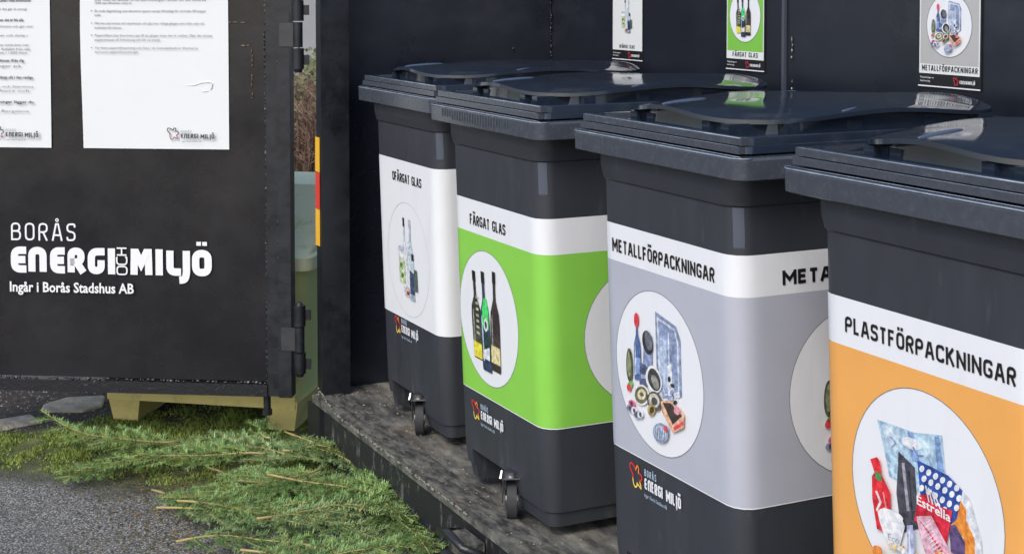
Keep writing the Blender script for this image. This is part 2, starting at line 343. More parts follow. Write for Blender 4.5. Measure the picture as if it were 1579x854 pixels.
def art_plastic(D):
    f0 = D.fn; D.fn = lambda u, v, o: f0(u, .74 * v + .1 + .2 * u, o)
    D.poly([(-.62, .82), (-.1, .7), (.26, .7), (.3, .2), (.1, -.1), (-.46, .1), (-.54, .5)], pic(150, 176, 210))          # clear blue bag
    D.poly([(-.56, .76), (-.3, .7), (-.34, .44), (-.5, .5)], pic(176, 200, 228)); D.poly([(-.2, .7), (-.12, .7), (-.02, .3), (-.14, .34)], pic(116, 142, 182))
    D.poly([(.16, .68), (.22, .68), (.28, .26), (.2, .2)], pic(106, 132, 172)); D.line([(-.44, .62), (-.36, .54), (-.42, .48)], .02, pic(112, 138, 178)); D.line([(.0, .62), (.1, .5), (.04, .4)], .02, pic(200, 214, 234))
    D.poly([(-.32, .44), (-.1, .26), (-.06, -.5), (-.3, -.6), (-.36, -.1)], pic(58, 58, 66))                           # black tub
    D.line([(-.26, .3), (-.2, -.3)], .04, pic(128, 130, 140)); D.line([(-.18, .2), (-.14, -.4)], .015, pic(34, 34, 40))
    D.disc(-.14, .56, .14, .07, pic(222, 230, 242), 20, -.3); D.line([(-.12, .52), (-.06, .42), (.02, .42)], .02, pic(90, 110, 150))
    D.poly([(.46, .1), (.6, -.02), (.74, -.5), (.76, -.86), (.4, -.7), (.34, -.3)], pic(206, 212, 226))
    D.poly([(.44, .0), (.56, -.16), (.56, -.3), (.66, -.5), (.66, -.84), (.54, -.9), (.52, -.5), (.3, -.36)], pic(226, 122, 46))
    D.poly([(.34, -.4), (.42, -.36), (.54, -.56), (.54, -.84), (.36, -.7)], pic(78, 62, 100))
    D.poly([(-.06, .36), (.12, .3), (.34, .22), (.52, .06), (.44, -.3), (.3, -.44), (-.02, -.16)], pic(34, 62, 132))   # snack bag, dotted top
    for i in range(22):
        a, b = -.0 + .09 * (i % 6), .26 - .12 * (i // 6) - .035 * (i % 6)
        if a < .46: D.disc(a + .03 * (i // 6 % 2), b, .032, .045, pic(224, 230, 240), 10, -.4)
    D.poly([(-.04, -.08), (.08, -.04), (.18, -.16), (.4, -.2), (.32, -.62), (.1, -.5), (-.1, -.4)], pic(178, 30, 48))
    for i in range(4): D.line([(.06 + .035 * i, .06 - .02 * i), (.1 + .05 * i, -.14 - .02 * i)], .016, pic(222, 226, 234))
    V = btext('Estrella', -.02, 0, .115, .42, .02)
    D.quads([([Vector((p.x - .04, p.y - .19 - .36 * p.x)) for p in q], 0) for q, _ in V], pic(236, 236, 240))
    D.poly([(-.7, .3), (-.6, .34), (-.56, .28), (-.54, .12), (-.42, -.1), (-.42, -.4), (-.5, -.62), (-.62, -.6), (-.68, -.2), (-.68, .08), (-.64, .14)], pic(188, 34, 42))  # red bottle
    D.poly([(-.63, .16), (-.54, .12), (-.54, .02), (-.63, .06)], pic(60, 130, 72)); D.line([(-.62, -.1), (-.56, -.24), (-.62, -.36)], .03, pic(226, 206, 210)); D.line([(-.52, -.1), (-.48, -.3)], .02, pic(220, 120, 126))
    D.poly([(-.6, -.36), (-.5, -.3), (-.26, -.4), (-.22, -.5), (-.32, -.84), (-.46, -.8), (-.58, -.48)], pic(218, 222, 234))                 # white tub
    D.disc(-.41, -.38, .17, .065, pic(236, 238, 244), 22, -.18); D.quads([([Vector((p.x, p.y - .2 * p.x)) for p in q], 0) for q, _ in btext('Eco', -.46, -.8, .09, -.3)], pic(136, 138, 150))
    D.poly([(-.06, -.34), (.14, -.3), (.32, -.6), (.48, -.86), (.2, -.92), (.06, -.8), (-.02, -.56)], pic(204, 150, 164))       # net bag
    for i in range(12):
        D.line([(-.02 + .035 * i, -.38 - .035 * i), (.1 + .03 * i, -.5 - .04 * i)], .01, pic(184, 40, 66)); D.line([(.12 + .02 * i, -.36 - .04 * i), (.0 + .025 * i, -.44 - .04 * i)], .01, pic(232, 222, 228))
    for i in range(40):
        a = -.38 + .72 * ((i * .618) % 1); b = -.92 + .2 * ((i * .377) % 1); D.disc(a, b, .035, .022, (pic(220, 206, 150), pic(226, 220, 208), pic(198, 92, 60), pic(170, 172, 190), pic(228, 170, 100))[i % 5], 8, i)
    D.poly([(-.14, -.46), (-.06, -.44), (-.04, -.88), (-.14, -.94)], pic(150, 158, 190)); D.line([(-.11, -.5), (-.1, -.86)], .012, pic(224, 226, 236))
    D.disc(-.56, -.86, .075, .07, pic(224, 120, 52), 18); D.disc(-.44, -.94, .06, .06, pic(222, 200, 60), 18, .5)
    D.disc(-.24, -.97, .07, .05, pic(40, 140, 60), 16, -.4); D.disc(-.14, -.95, .07, .05, pic(52, 160, 72), 16, .5)

# ------------------------------------------------------------------ materials
M_body = mat("bin_plastic", sr(53, 56, 63), .46, var=.10, vscale=4, bump=.15, bscale=420, bdist=.0008, rvar=.08, stretch=(2.2, 2.2, .5))
def add_scuffs_haze(m, col, amount, scale, stretch, lo, hi):
    """dusty runs, scratches and painted haze over the base colour"""
    n = m.node_tree; L = n.links; N = n.nodes.new; p = n.nodes["Principled BSDF"]
    src = p.inputs["Base Color"].links[0].from_socket if p.inputs["Base Color"].links else None
    tc = N("ShaderNodeTexCoord"); mp = N("ShaderNodeMapping"); mp.inputs["Scale"].default_value = stretch; L.new(tc.outputs["Object"], mp.inputs[0])
    t = N("ShaderNodeTexNoise"); t.inputs["Scale"].default_value = scale; t.inputs["Detail"].default_value = 10; t.inputs["Roughness"].default_value = .7; L.new(mp.outputs[0], t.inputs["Vector"])
    r = N("ShaderNodeMapRange"); r.inputs[1].default_value = lo; r.inputs[2].default_value = hi; r.inputs[4].default_value = amount; L.new(t.outputs[0], r.inputs[0])
    mx = N("ShaderNodeMix"); mx.data_type = 'RGBA'; L.new(r.outputs[0], mx.inputs[0]); mx.inputs[7].default_value = (*col, 1)
    if src: L.new(src, mx.inputs[6])
    else: mx.inputs[6].default_value = p.inputs["Base Color"].default_value
    L.new(mx.outputs[2], p.inputs["Base Color"])
add_scuffs_haze(M_body, sr(128, 128, 124), .35, 7, (3, 3, .8), .58, .78)
add_scuffs_haze(M_body, sr(150, 150, 146), .5, 60, (1, 1, .25), .68, .74)
M_rim = mat("rim_plastic", sr(68, 73, 82), .25, var=.1, vscale=60, bump=.08, bscale=200, bdist=.0006, rvar=.06)
M_lid = mat("lid_plastic", sr(36, 45, 59, .95), .09, var=.1, vscale=10, bump=.05, bscale=14, bdist=.002, rvar=.05)
add_scuffs_haze(M_rim, sr(130, 132, 132), .28, 26, (1, 1, 2), .58, .74)
add_scuffs_haze(M_lid, sr(110, 112, 112), .22, 9, (1, 1, 1), .55, .75)
M_edge = mat("edge_highlight_plastic", sr(112, 122, 138), .25, var=1, col2=sr(160, 170, 184), vscale=14)  # sky highlights along rim and lid edges, put into a pale colour
M_dark = mat("recess_plastic", sr(40, 42, 50), .5)
M_rub = mat("rubber", sr(52, 53, 56), .7, var=.2, vscale=40)
M_steel = mat("zinc_steel", (.36, .36, .37), .32, metal=1, rvar=.1, vscale=60)
M_wall = mat("black_paint", sr(30, 34, 44, .9), .3, var=.15, vscale=2.2, bump=.25, bscale=2.2, bdist=.006, rvar=.1)
M_door = mat("door_paint", sr(38, 38, 43, .6), .28, var=.10, vscale=3, bump=.5, bscale=3.2, bdist=.005, rvar=.1)
M_frame = mat("frame_paint", sr(34, 37, 44, .7), .4, var=.3, vscale=14, bump=.3, bscale=40, bdist=.002, rvar=.15)
M_bead = mat("weld_bead", sr(36, 38, 44), .25, bump=.8, bscale=160, bdist=.004, var=.3, vscale=90)
M_white = mat("white_print", (.78, .80, .84), .38, bump=.35, bscale=5, bdist=.004)
M_paper = mat("poster_paper", (.72, .745, .75), .5, var=.015, vscale=3)
add_scuffs_haze(M_white, sr(150, 150, 148), .12, 6, (2, 2, .6), .5, .75)
M_ink = mat("black_print", (.012, .012, .014), .4)
M_grey = mat("grey_print", (.12, .12, .125), .4)

def scrape(name, base, chips, lo, hi, scale=26, stretch=None, rough=.5, b=.5):
    return mat(name, base, rough, var=1, col2=chips, vscale=scale, thr=(lo, hi), stretch=stretch, bump=b, bscale=scale * 2, bdist=.003)
M_sill = scrape("worn_sill", sr(54, 54, 55), sr(128, 127, 119), .38, .70, 26, (.7, 1.8, 1), b=.9)
add_scuffs_haze(M_sill, sr(142, 96, 58), .55, 5, (1, 1, 1), .60, .68)
M_face = scrape("worn_black_face", sr(32, 33, 37), sr(112, 113, 112), .55, .72, 34, (1, 1, .45))
add_scuffs_haze(M_door, sr(82, 70, 60), .14, 1.3, (1, 1, 1), .48, .7)  # broad brown clouding: a warm reflection painted into the door colour
add_scuffs_haze(M_door, sr(120, 118, 112), .12, 40, (1, 1, .2), .66, .74)
add_scuffs_haze(M_wall, sr(96, 100, 106), .2, 1.6, (1, 1, 1.4), .5, .75)  # broad soft paler patches over the wall paint
M_chip = scrape("chipped_black", sr(34, 35, 40), sr(120, 120, 118), .63, .74, 60, rough=.3)

# ------------------------------------------------------------------ ground
def ground_material():
    m = bpy.data.materials.new("ground"); m.use_nodes = True; n = m.node_tree; L = n.links; N = n.nodes.new
    p = n.nodes["Principled BSDF"]; p.inputs["Roughness"].default_value = .9
    tc = N("ShaderNodeTexCoord"); sep = N("ShaderNodeSeparateXYZ"); L.new(tc.outputs["Object"], sep.inputs[0])
    def noise(sc, det=6, rough=.6):
        t = N("ShaderNodeTexNoise"); t.inputs["Scale"].default_value = sc; t.inputs["Detail"].default_value = det; t.inputs["Roughness"].default_value = rough
        L.new(tc.outputs["Object"], t.inputs["Vector"]); return t.outputs[0]
    def ramp(src, stops):
        r = N("ShaderNodeValToRGB"); L.new(src, r.inputs[0]); e = r.color_ramp.elements
        while len(e) < len(stops): e.new(.5)
        for i, (pos, c) in enumerate(stops): e[i].position = pos; e[i].color = (*c, 1)
        return r.outputs[0]
    def math_(op, a, b):
        t = N("ShaderNodeMath"); t.operation = op
        for i, v in enumerate((a, b)):
            if isinstance(v, (int, float)): t.inputs[i].default_value = v
            else: L.new(v, t.inputs[i])
        return t.outputs[0]
    def mix(f, a, b):
        t = N("ShaderNodeMix"); t.data_type = 'RGBA'; L.new(f, t.inputs[0]); L.new(a, t.inputs[6]); L.new(b, t.inputs[7]); return t.outputs[2]
    vo = N("ShaderNodeTexVoronoi"); vo.inputs["Scale"].default_value = 170; L.new(tc.outputs["Object"], vo.inputs["Vector"])
    sepc = N("ShaderNodeSeparateColor"); L.new(vo.outputs["Color"], sepc.inputs[0])
    stones = ramp(sepc.outputs[0], [(0, sr(96, 96, 95)), (.45, sr(150, 149, 145)), (.78, sr(174, 172, 167)), (1, sr(214, 213, 206))])
    edge = ramp(vo.outputs["Distance"], [(.25, (1, 1, 1)), (.75, sr(120, 120, 122))])
    mm = N("ShaderNodeMix"); mm.data_type = 'RGBA'; mm.blend_type = 'MULTIPLY'; mm.inputs[0].default_value = 1; L.new(stones, mm.inputs[6]); L.new(edge, mm.inputs[7])
    asphalt = mix(ramp(noise(3.5, 9, .7), [(.42, (.45,) * 3), (.62, (0, 0, 0))]), mm.outputs[2], ramp(noise(80, 4), [(.3, sr(60, 60, 58)), (.7, sr(108, 107, 102))]))
    moss = ramp(noise(14, 8, .7), [(.3, sr(48, 52, 32)), (.5, sr(80, 88, 46)), (.68, sr(122, 126, 70))])
    film = ramp(noise(60, 6, .7), [(.35, sr(50, 52, 46)), (.65, sr(96, 98, 84))])
    soil = ramp(noise(30, 9, .75), [(.35, sr(30, 27, 25)), (.55, sr(58, 50, 44)), (.72, sr(112, 104, 94))])
    # signed distance from the asphalt's mossy edge
    d = math_('ADD', math_('MULTIPLY', math_('ADD', sep.outputs[0], 5.07), -.75), math_('MULTIPLY', math_('SUBTRACT', sep.outputs[1], .63), .66))
    d = math_('ADD', d, math_('MULTIPLY', math_('SUBTRACT', noise(5, 8, .7), .5), .35))
    def step(src, a, b):
        t = N("ShaderNodeMapRange"); t.inputs[1].default_value = a; t.inputs[2].default_value = b; L.new(src, t.inputs[0]); return t.outputs[0]
    c = mix(step(d, -.06, .05), asphalt, film); c = mix(step(d, .04, .17), c, moss)
    s = math_('ADD', math_('MULTIPLY', sep.outputs[0], -1), math_('MULTIPLY', math_('SUBTRACT', noise(7, 8, .7), .5), .4))
    c = mix(step(s, 5.52, 5.6), c, soil)
    L.new(c, p.inputs["Base Color"])
    b = N("ShaderNodeBump"); b.inputs["Strength"].default_value = .7; b.inputs["Distance"].default_value = .006
    L.new(vo.outputs["Distance"], b.inputs["Height"]); b.invert = True
    b2 = N("ShaderNodeBump"); b2.inputs["Strength"].default_value = .6; b2.inputs["Distance"].default_value = .01; L.new(noise(40), b2.inputs["Height"]); L.new(b.outputs[0], b2.inputs["Normal"])
    L.new(b2.outputs[0], p.inputs["Normal"]); return m
bm = bmesh.new()
def gh(x, y): return .006 * sin(x * 3.1 + y) + .005 * sin(y * 5.3 - x * 2)
xs = [-200, -60, -20, -12, -9, -8] + [-7.5 + .1 * i for i in range(56)] + [-1, 0, 3, 10, 60, 200]
ys = [-200, -60, -20, -8, -3, -1.2] + [-.6 + .1 * i for i in range(48)] + [5, 7, 10, 20, 60, 200]
g = [[bm.verts.new((x, y, -.2 + (gh(x, y) if abs(x + 5) < 3 and y < 5 else 0))) for y in ys] for x in xs]
for i in range(len(xs) - 1):
    for j in range(len(ys) - 1): bm.faces.new((g[i][j], g[i + 1][j], g[i + 1][j + 1], g[i][j + 1]))
tag(obj("ground", bm, ground_material(), smooth=True), None, None, kind="structure")

def edge_d(x, y): return -.75 * (x + 5.07) + .66 * (y - .63)
# moss and short weeds
V, F = [], []
rnd = random.Random(3)
while len(F) < 26000:
    x = rnd.uniform(-6.2, -4.6); y = rnd.uniform(.45, 2.1); d = edge_d(x, y)
    if d < .08 + .1 * rnd.random() or x < -5.55 - .12 * rnd.random() + .06 * sin(y * 9): continue
    k = sin(x * 17 + 3 * sin(y * 9)) * sin(y * 21 + 2 * sin(x * 13))
    if k < rnd.uniform(-.7, .4): continue
    a = rnd.uniform(0, 2 * pi); h = rnd.uniform(.004, .013) * (1 + .5 * k); r = rnd.uniform(.0015, .004); z = -.2 + gh(x, y)
    b = len(V); V += [(x + r * cos(a), y + r * sin(a), z), (x - r * cos(a), y - r * sin(a), z), (x + rnd.uniform(-.008, .008), y + rnd.uniform(-.008, .008), z + h)]
    F.append((b, b + 1, b + 2))
me = bpy.data.meshes.new("moss"); me.from_pydata(V, [], F)
M_moss = mat("moss_leaf", sr(84, 104, 40), .8, var=1, col2=sr(146, 162, 74), vscale=18)
tag(link("moss", me, None, [M_moss]), "low green moss growing over the old asphalt edge", "moss", kind="stuff")
# loose grit and bark bits
V, F = [], []
for i in range(5200):
    if i < 3400: x = rnd.uniform(-6.6, -5.5); y = rnd.uniform(.4, 2.0)
    else: x = rnd.uniform(-5.2, -3.9); y = rnd.uniform(.3, 1.6)
    r = rnd.uniform(.002, .007) if i < 3400 else rnd.uniform(.0015, .0035); z = -.2 + gh(x, y); b = len(V); a = rnd.uniform(0, 6); e = rnd.uniform(.5, 1)
    V += [(x + r * cos(a), y + r * sin(a), z), (x - r * sin(a) * e, y + r * cos(a) * e, z), (x - r * cos(a), y - r * sin(a), z), (x + r * sin(a) * e, y - r * cos(a) * e, z), (x, y, z + r * .8)]
    F += [(b, b + 1, b + 4), (b + 1, b + 2, b + 4), (b + 2, b + 3, b + 4), (b + 3, b, b + 4)]
me = bpy.data.meshes.new("loose_grit"); me.from_pydata(V, [], F)
tag(link("loose_grit", me, None, [mat("grit", sr(52, 48, 44), .85, var=1, col2=sr(150, 146, 138), vscale=40, thr=(.45, .62))]), "loose grit and bark crumbs scattered on the soil", "grit", kind="stuff")
# two pale flat stones at the far left
M_stone = mat("flat_stone", sr(158, 148, 134), .85, var=.25, vscale=16, bump=1, bscale=26, bdist=.008)
def slab(pts, lab):
    bm = bmesh.new(); P = rounded(pts, .012, True); n = len(P); c = sum(P, Vector((0, 0))) / n
    loft(bm, [[(p.x, p.y, -.21) for p in P], [(p.x, p.y, -.195) for p in P], [(c.x + (p.x - c.x) * .95, c.y + (p.y - c.y) * .95, -.190) for p in P]])
    tag(obj("flat_stone", bm, M_stone), lab, "stone", "pale flat stones behind the door")
slab([(-5.62, .55), (-5.60, .70), (-5.66, .86), (-5.78, .84), (-5.75, .66), (-5.78, .52)], "pale flat stone at the far left edge, nearer of the two")
slab([(-5.80, .88), (-5.74, 1.02), (-5.78, 1.10), (-5.92, 1.14), (-5.96, 1.0), (-5.9, .9)], "pale flat stone behind the door, farther of the two")

# ------------------------------------------------------------------ steel container
XE, YB, TOP = -4.95, 2.60, 2.15
cont = thing("steel_container", "black painted steel container holding the row of recycling bins", "container", (XE, 1.665, -.2))
inv = Matrix.Translation((-XE, -1.665, .2))
def cpart(name, bm, m, bevel=0):
    for v in bm.verts: v.co = inv @ v.co
    o = obj(name, bm, m, cont, bevel=bevel); return smooth_by_angle(o) if bevel else o
def floor_material():
    m = bpy.data.materials.new("container_floor"); m.use_nodes = True; n = m.node_tree; L = n.links; N = n.nodes.new
    p = n.nodes["Principled BSDF"]; tc = N("ShaderNodeTexCoord")
    def noise(sc, det, st=None):
        t = N("ShaderNodeTexNoise"); t.inputs["Scale"].default_value = sc; t.inputs["Detail"].default_value = det; t.inputs["Roughness"].default_value = .68
        mp = N("ShaderNodeMapping"); L.new(tc.outputs["Object"], mp.inputs[0]); L.new(mp.outputs[0], t.inputs["Vector"])
        if st: mp.inputs["Scale"].default_value = st
        return t.outputs[0]
    def ramp(src, stops):
        r = N("ShaderNodeValToRGB"); L.new(src, r.inputs[0]); e = r.color_ramp.elements
        while len(e) < len(stops): e.new(.5)
        for i, (pos, c) in enumerate(stops): e[i].position = pos; e[i].color = (*c, 1)
        return r.outputs[0]
    base = ramp(noise(11, 12, (.6, 1.6, 1)), [(.32, sr(52, 53, 53)), (.46, sr(88, 89, 87)), (.58, sr(122, 121, 114)), (.76, sr(162, 159, 148))])
    rust = ramp(noise(24, 8), [(.35, sr(62, 52, 44)), (.7, sr(140, 112, 82))])
    rm = ramp(noise(3.1, 10), [(.58, (0, 0, 0)), (.70, (.7, .7, .7))])
    mx = N("ShaderNodeMix"); mx.data_type = 'RGBA'; L.new(rm, mx.inputs[0]); L.new(base, mx.inputs[6]); L.new(rust, mx.inputs[7])
    L.new(mx.outputs[2], p.inputs["Base Color"])
    rr = ramp(noise(5, 6), [(.4, (.28,) * 3), (.62, (.8,) * 3)]); L.new(rr, p.inputs["Roughness"])
    b = N("ShaderNodeBump"); b.inputs["Strength"].default_value = .6; b.inputs["Distance"].default_value = .004; L.new(noise(70, 9), b.inputs["Height"]); L.new(b.outputs[0], p.inputs["Normal"])
    return m
M_floor = floor_material()
bm = bmesh.new(); box(bm, XE + .003, .6, 1.745, YB, -.14, 0); cpart("floor", bm, M_floor)
bm = bmesh.new(); box(bm, XE + .06, .6, 1.640, 1.738, -.022, .006); cpart("sill", bm, M_sill, .006)
# long side rail under the sill, a joint at x = -3.39
bm = bmesh.new(); box(bm, XE + .06, -3.40, 1.650, 1.74, -.24, -.0235); cpart("side_rail", bm, M_face, .004)
bm = bmesh.new(); box(bm, -3.392, .6, 1.638, 1.735, -.24, -.0235); cpart("side_rail", bm, M_face, .012)
bm = bmesh.new(); box(bm, XE - .05, .6, YB, YB + .05, -.14, TOP); cpart("back_wall", bm, M_wall)
bm = bmesh.new(); box(bm, XE - .05, XE, 1.768, YB - .002, -.14, TOP); cpart("end_wall", bm, M_wall)
bm = bmesh.new(); box(bm, -4.905, -4.855, 1.665, 1.766, -.24, TOP); cpart("door_post", bm, M_frame, .006)
bm = bmesh.new(); box(bm, -4.922, -4.80, 1.634, 1.78, -.25, -.024)
o = cpart("post_foot", bm, M_chip, .008)
# stiffening posts and weld beads on the back wall
for X in (-3.515, -2.05):
    bm = bmesh.new(); box(bm, X, X + .012, YB - .010, YB - .001, .02, TOP); cpart("wall_seam", bm, mat("seam_edge", sr(70, 76, 88), .25))
def bead(pts, r, name="weld_bead", parent=None, m=None, gap=.3, seed=1, mtx=None):
    bm = bmesh.new(); R = random.Random(seed)
    for a, b in zip(pts, pts[1:]):
        a, b = Vector(a), Vector(b); L = (b - a).length; d = (b - a) / L; s = 0
        while s < L:
            l = R.uniform(.006, .02)
            if R.random() > gap:
                rr = r * R.uniform(.6, 1.3); c = a + d * s
                mt = Matrix.Translation(c + Vector([R.uniform(-1, 1) * r * .5 for _ in range(3)])) @ d.to_track_quat('Z', 'Y').to_matrix().to_4x4() @ Matrix.Diagonal((rr, rr, l * .6, 1))
                bmesh.ops.create_icosphere(bm, subdivisions=1, radius=1, matrix=mt)
            s += l
    if mtx: bmesh.ops.transform(bm, matrix=mtx, verts=bm.verts)
    return obj(name, bm, m or M_bead, parent, smooth=True)
M_glint = mat("bright_bead", sr(150, 152, 150), .22, metal=.5, var=1, col2=sr(40, 42, 46), vscale=70, thr=(.45, .6))
bead([(XE + .006, YB - .006, .3), (XE + .006, YB - .006, TOP)], .004, parent=cont, mtx=inv, gap=.1, m=M_bead)
bead([(XE + .02, YB - .25, 1.12), (XE + .004, YB - .13, 1.2)], .003, parent=cont, mtx=inv, gap=.9)
bead([(-3.475, YB - .003, .6), (-3.475, YB - .003, 1.9)], .003, parent=cont, mtx=inv, gap=.8, m=M_glint, seed=5)
bead([(XE + .09, 1.653, -.19), (XE + .09, 1.653, .03), (XE + .3, 1.637, .0), (-3.6, 1.637, .0)], .004, parent=cont, mtx=inv, gap=.25, seed=9, m=mat("pale_scale", sr(120, 118, 110), .5, var=.4, vscale=60))
bm = bmesh.new(); box(bm, XE - .05, .6, 1.70, YB + .05, TOP, TOP + .04); box(bm, .602, .65, 1.70, YB, -.14, TOP + .04)
# reflector tape on the post: yellow, red, yellow
tp = thing("reflector_tape", "yellow and red reflective strip stuck on the container post", "tape", (XE + .0, 1.663, .5))
for z0, z1, c in ((.02, .145, (236, 176, 52)), (.147, .272, (206, 62, 48)), (.274, .392, (238, 178, 50))):
    bm = bmesh.new(); box(bm, .046, .084, -.003, .0, z0, z1); obj("tape_section", bm, ink(*c), tp)
# latch bracket low on the side rail
lt = thing("latch_bracket", "scuffed steel latch bracket on the rail beside the fir branches", "bracket", (-3.56, 1.60, -.045))
bm = bmesh.new()
tube(bm, [(-.09, .04, -.02), (-.07, -.03, .0), (.02, -.045, .03), (.09, -.035, .01), (.12, .03, -.02)], .011, 8)
obj("handle_bar", bm, M_chip, lt, smooth=True)
bm = bmesh.new(); box(bm, -.06, .06, .0, .042, -.12, .0); obj("bracket_plate", bm, M_sill, lt, bevel=.004)
bm = bmesh.new(); cyl(bm, (.03, -.03, -.05), (1, 0, 0), .018, .11, 14); obj("pin", bm, M_face, lt)

# ------------------------------------------------------------------ posters on the back wall
def poster(cx, zt, wd, base, title, tx0, tx1, art, label, title_h, zc):
    t = thing("wall_poster", label, "poster", (cx, YB, 1.155), 0, "sorting posters on the back wall")
    z0 = 1.155
    bm = bmesh.new(); box(bm, -wd / 2 - .004, wd / 2 + .004, -.004, -.0005, 0, .36); obj("backing", bm, M_ink, t)
    P = Print(lambda u, v, o: (u, -.0045 - o, v - z0))
    P.rect(-wd / 2, wd / 2, 1.19, zt, M_paper)
    if base: P.rect(-wd / 2 + .004, wd / 2 - .004, 1.214, zt, base)
    P.rect(-wd / 2 - .003, wd / 2 + .003, 1.157, 1.160, M_white)
    if base: P.disc(0, zc, .079, .079, M_white); P.line([(.079 * cos(a * pi / 24), zc + .079 * sin(a * pi / 24)) for a in range(48)], .0015, M_grey, True)
    P.build("poster_sheet", t)
    P = Print(lambda u, v, o: (u, -.0055 - o, v - z0))
    P.quads(words(title, tx0, tx1, 1.197, title_h, title_h * .18), M_ink)
    P.quads(btext("Förpackningar av", -wd / 2 + .006, 1.178, .005, -wd / 2 + .055), M_white)
    P.quads(btext("återvinning", -wd / 2 + .006, 1.169, .005, -wd / 2 + .042), M_white)
    butterfly(P, wd / 2 - .088, 1.164, .02, [ink(176, 50, 60)] * 3, .0022)
    P.quads(words("enERGImIljÖ", wd / 2 - .062, wd / 2 - .01, 1.170, .008, .0018), M_white)
    P.build("lettering", t)
    D = Print(lambda u, v, o: (u * .079, -.0062 - o * .5, zc - z0 + v * .079)); art(D); D.build("picture", t)
poster(-4.39, 1.48, .195, None, "OFÄRGAT GLAS", -.05, .05, art_clear, "small white wall poster of clear bottles, leftmost of the three", .012, 1.305)
poster(-3.703, 1.48, .19, ink(118, 182, 72), "FÄRGAT GLAS", -.062, .066, art_coloured, "green wall poster with three dark bottles in a white oval", .014, 1.32)
poster(-2.838, 1.48, .212, ink(168, 168, 168), "METALLFÖRPACKNINGAR", -.095, .1, art_metal, "grey wall poster of metal packaging, rightmost of the three", .014, 1.312)

# ------------------------------------------------------------------ open door of the container
HP = Vector((-4.93, 1.60)); DL = Vector((-.522, -.853)).normalized(); YAW = atan2(-DL.y, -DL.x)      # local +x runs back to the hinge
door = thing("container_door", "black steel container door standing open with white company lettering", "door", (HP.x, HP.y, -.01), YAW)
# local frame: x = -t, y away from camera, z up
W = 1.27
bm = bmesh.new(); box(bm, -W, -.108, .012, .03, .05, 2.1); obj("door_panel", bm, M_door, door)
bm = bmesh.new()
box(bm, -.062, -.018, -.012, .05, .0, 2.1); obj("frame_upright", bm, M_frame, door, bevel=.006)
bm = bmesh.new(); box(bm, -.106, -.0625, .004, .05, .0, 2.1); obj("frame_upright", bm, M_frame, door, bevel=.008)
bm = bmesh.new(); box(bm, -W, -.1065, -.004, .05, .0, .042); obj("bottom_rail", bm, M_chip, door, bevel=.006)
bm = bmesh.new(); box(bm, -W - .04, -W + .002, -.01, .05, .0, 2.1); obj("frame_upright", bm, M_frame, door, bevel=.006)
M_bead2 = mat("mixed_bead", sr(40, 42, 46), .28, var=1, col2=sr(150, 150, 150), vscale=70, thr=(.58, .66))
bead([(-.109, .010, .04), (-.109, .010, 2.1)], .0035, parent=door, gap=.35, seed=11, m=M_bead2)
bead([(-.064, .0, .05), (-.064, .0, 2.1)], .003, parent=door, gap=.85, seed=12, m=M_bead2)
bead([(-W, .006, .046), (-.11, .006, .046)], .0045, parent=door, gap=.35, seed=13, m=M_bead2)
M_rustbead = mat("rusty_bead", sr(104, 84, 66), .45, var=.5, vscale=70)
bead([(-.24, .009, 1.293), (-.175, .009, 1.293)], .002, parent=door, gap=.1, seed=14, m=M_rustbead)
bead([(-.24, .009, 1.216), (-.154, .009, 1.212), (-.154, .009, 1.03)], .0025, parent=door, gap=.25, seed=15, m=M_rustbead)
for z in (.205, 1.252):      # straps and hinge knuckles
    h = z
    bm = bmesh.new(); box(bm, -.052, -.002, -.0165, -.0125, z - .04, z + .04); obj("hinge_strap", bm, mat("strap_paint", sr(54, 54, 58), .4, var=.2, vscale=30), door, bevel=.002)
    bm = bmesh.new(); cyl(bm, (.012, -.012, z), (0, 0, 1), .0165, .085, 20)
    cyl(bm, (.012, -.012, z + .082), (0, 0, 1), .0205, .07, 20); cyl(bm, (.012, -.012, z - .082), (0, 0, 1), .0205, .07, 20)
    cyl(bm, (.012, -.012, z + .123), (0, 0, 1), .016, .012, 16, .007); cyl(bm, (.012, -.012, z - .123), (0, 0, 1), .012, .012, 16, .016)
    for dz in (.085, -.085): box(bm, .03, .050, -.012, -.004, z + dz - .018, z + dz + .016)
    smooth_by_angle(obj("hinge", bm, M_frame, door))
bm = bmesh.new(); cyl(bm, (-.115, .03, -.03), (0, 0, 1), .013, .07, 12); cyl(bm, (-.115, .03, -.062), (0, 0, 1), .018, .018, 12); obj("drop_bolt", bm, M_chip, door)
dfn = lambda base: (lambda u, v, o: (-u, base - o, v + .01))     # u = distance from hinge
def X(px): return 1.024 - (px - 70) / 1445 * .724                # a point of the logo -> distance from hinge
# mirror u so that text runs left to right: use u' = -t
dfn = lambda base: (lambda u, v, o: (u, base - o, v + .01))
L_ = Print(dfn(.0115)); MW = mat("vinyl_white", (.80, .81, .83), .4)
def glyph(c, a, b, y, h, t): L_.quads(words(c, -X(a), -X(b), y, h, t), MW)
L_.quads(words("BORÅS", -X(74), -X(540), .518, .062, .0062, .016), MW)
y, h, t = .404, .092, .026
def stroke(pts, tt=t, closed=False, r=0):
    L_.line([(-X(a), y + tt / 2 + b * (h - tt)) for a, b in pts], tt, MW, closed, r)
q = .026 / 2 / .724 * 1445                                        # half a stroke in logo units
stroke([(182, 1), (70 + q, 1), (70 + q, 0), (182, 0)], r=.032); stroke([(75 + q, .5), (176, .5)])
stroke([(197 + q, -.13), (197 + q, 1), (330 - q, 1), (330 - q, -.13)], r=.035); 
stroke([(462, 1), (355 + q, 1), (355 + q, 0), (462, 0)], r=.032); stroke([(360 + q, .5), (456, .5)])
stroke([(482 + q, -.13), (482 + q, 1), (605 - q, 1), (605 - q, .42), (500, .42)], r=.03); stroke([(548, .42), (596, -.13)])
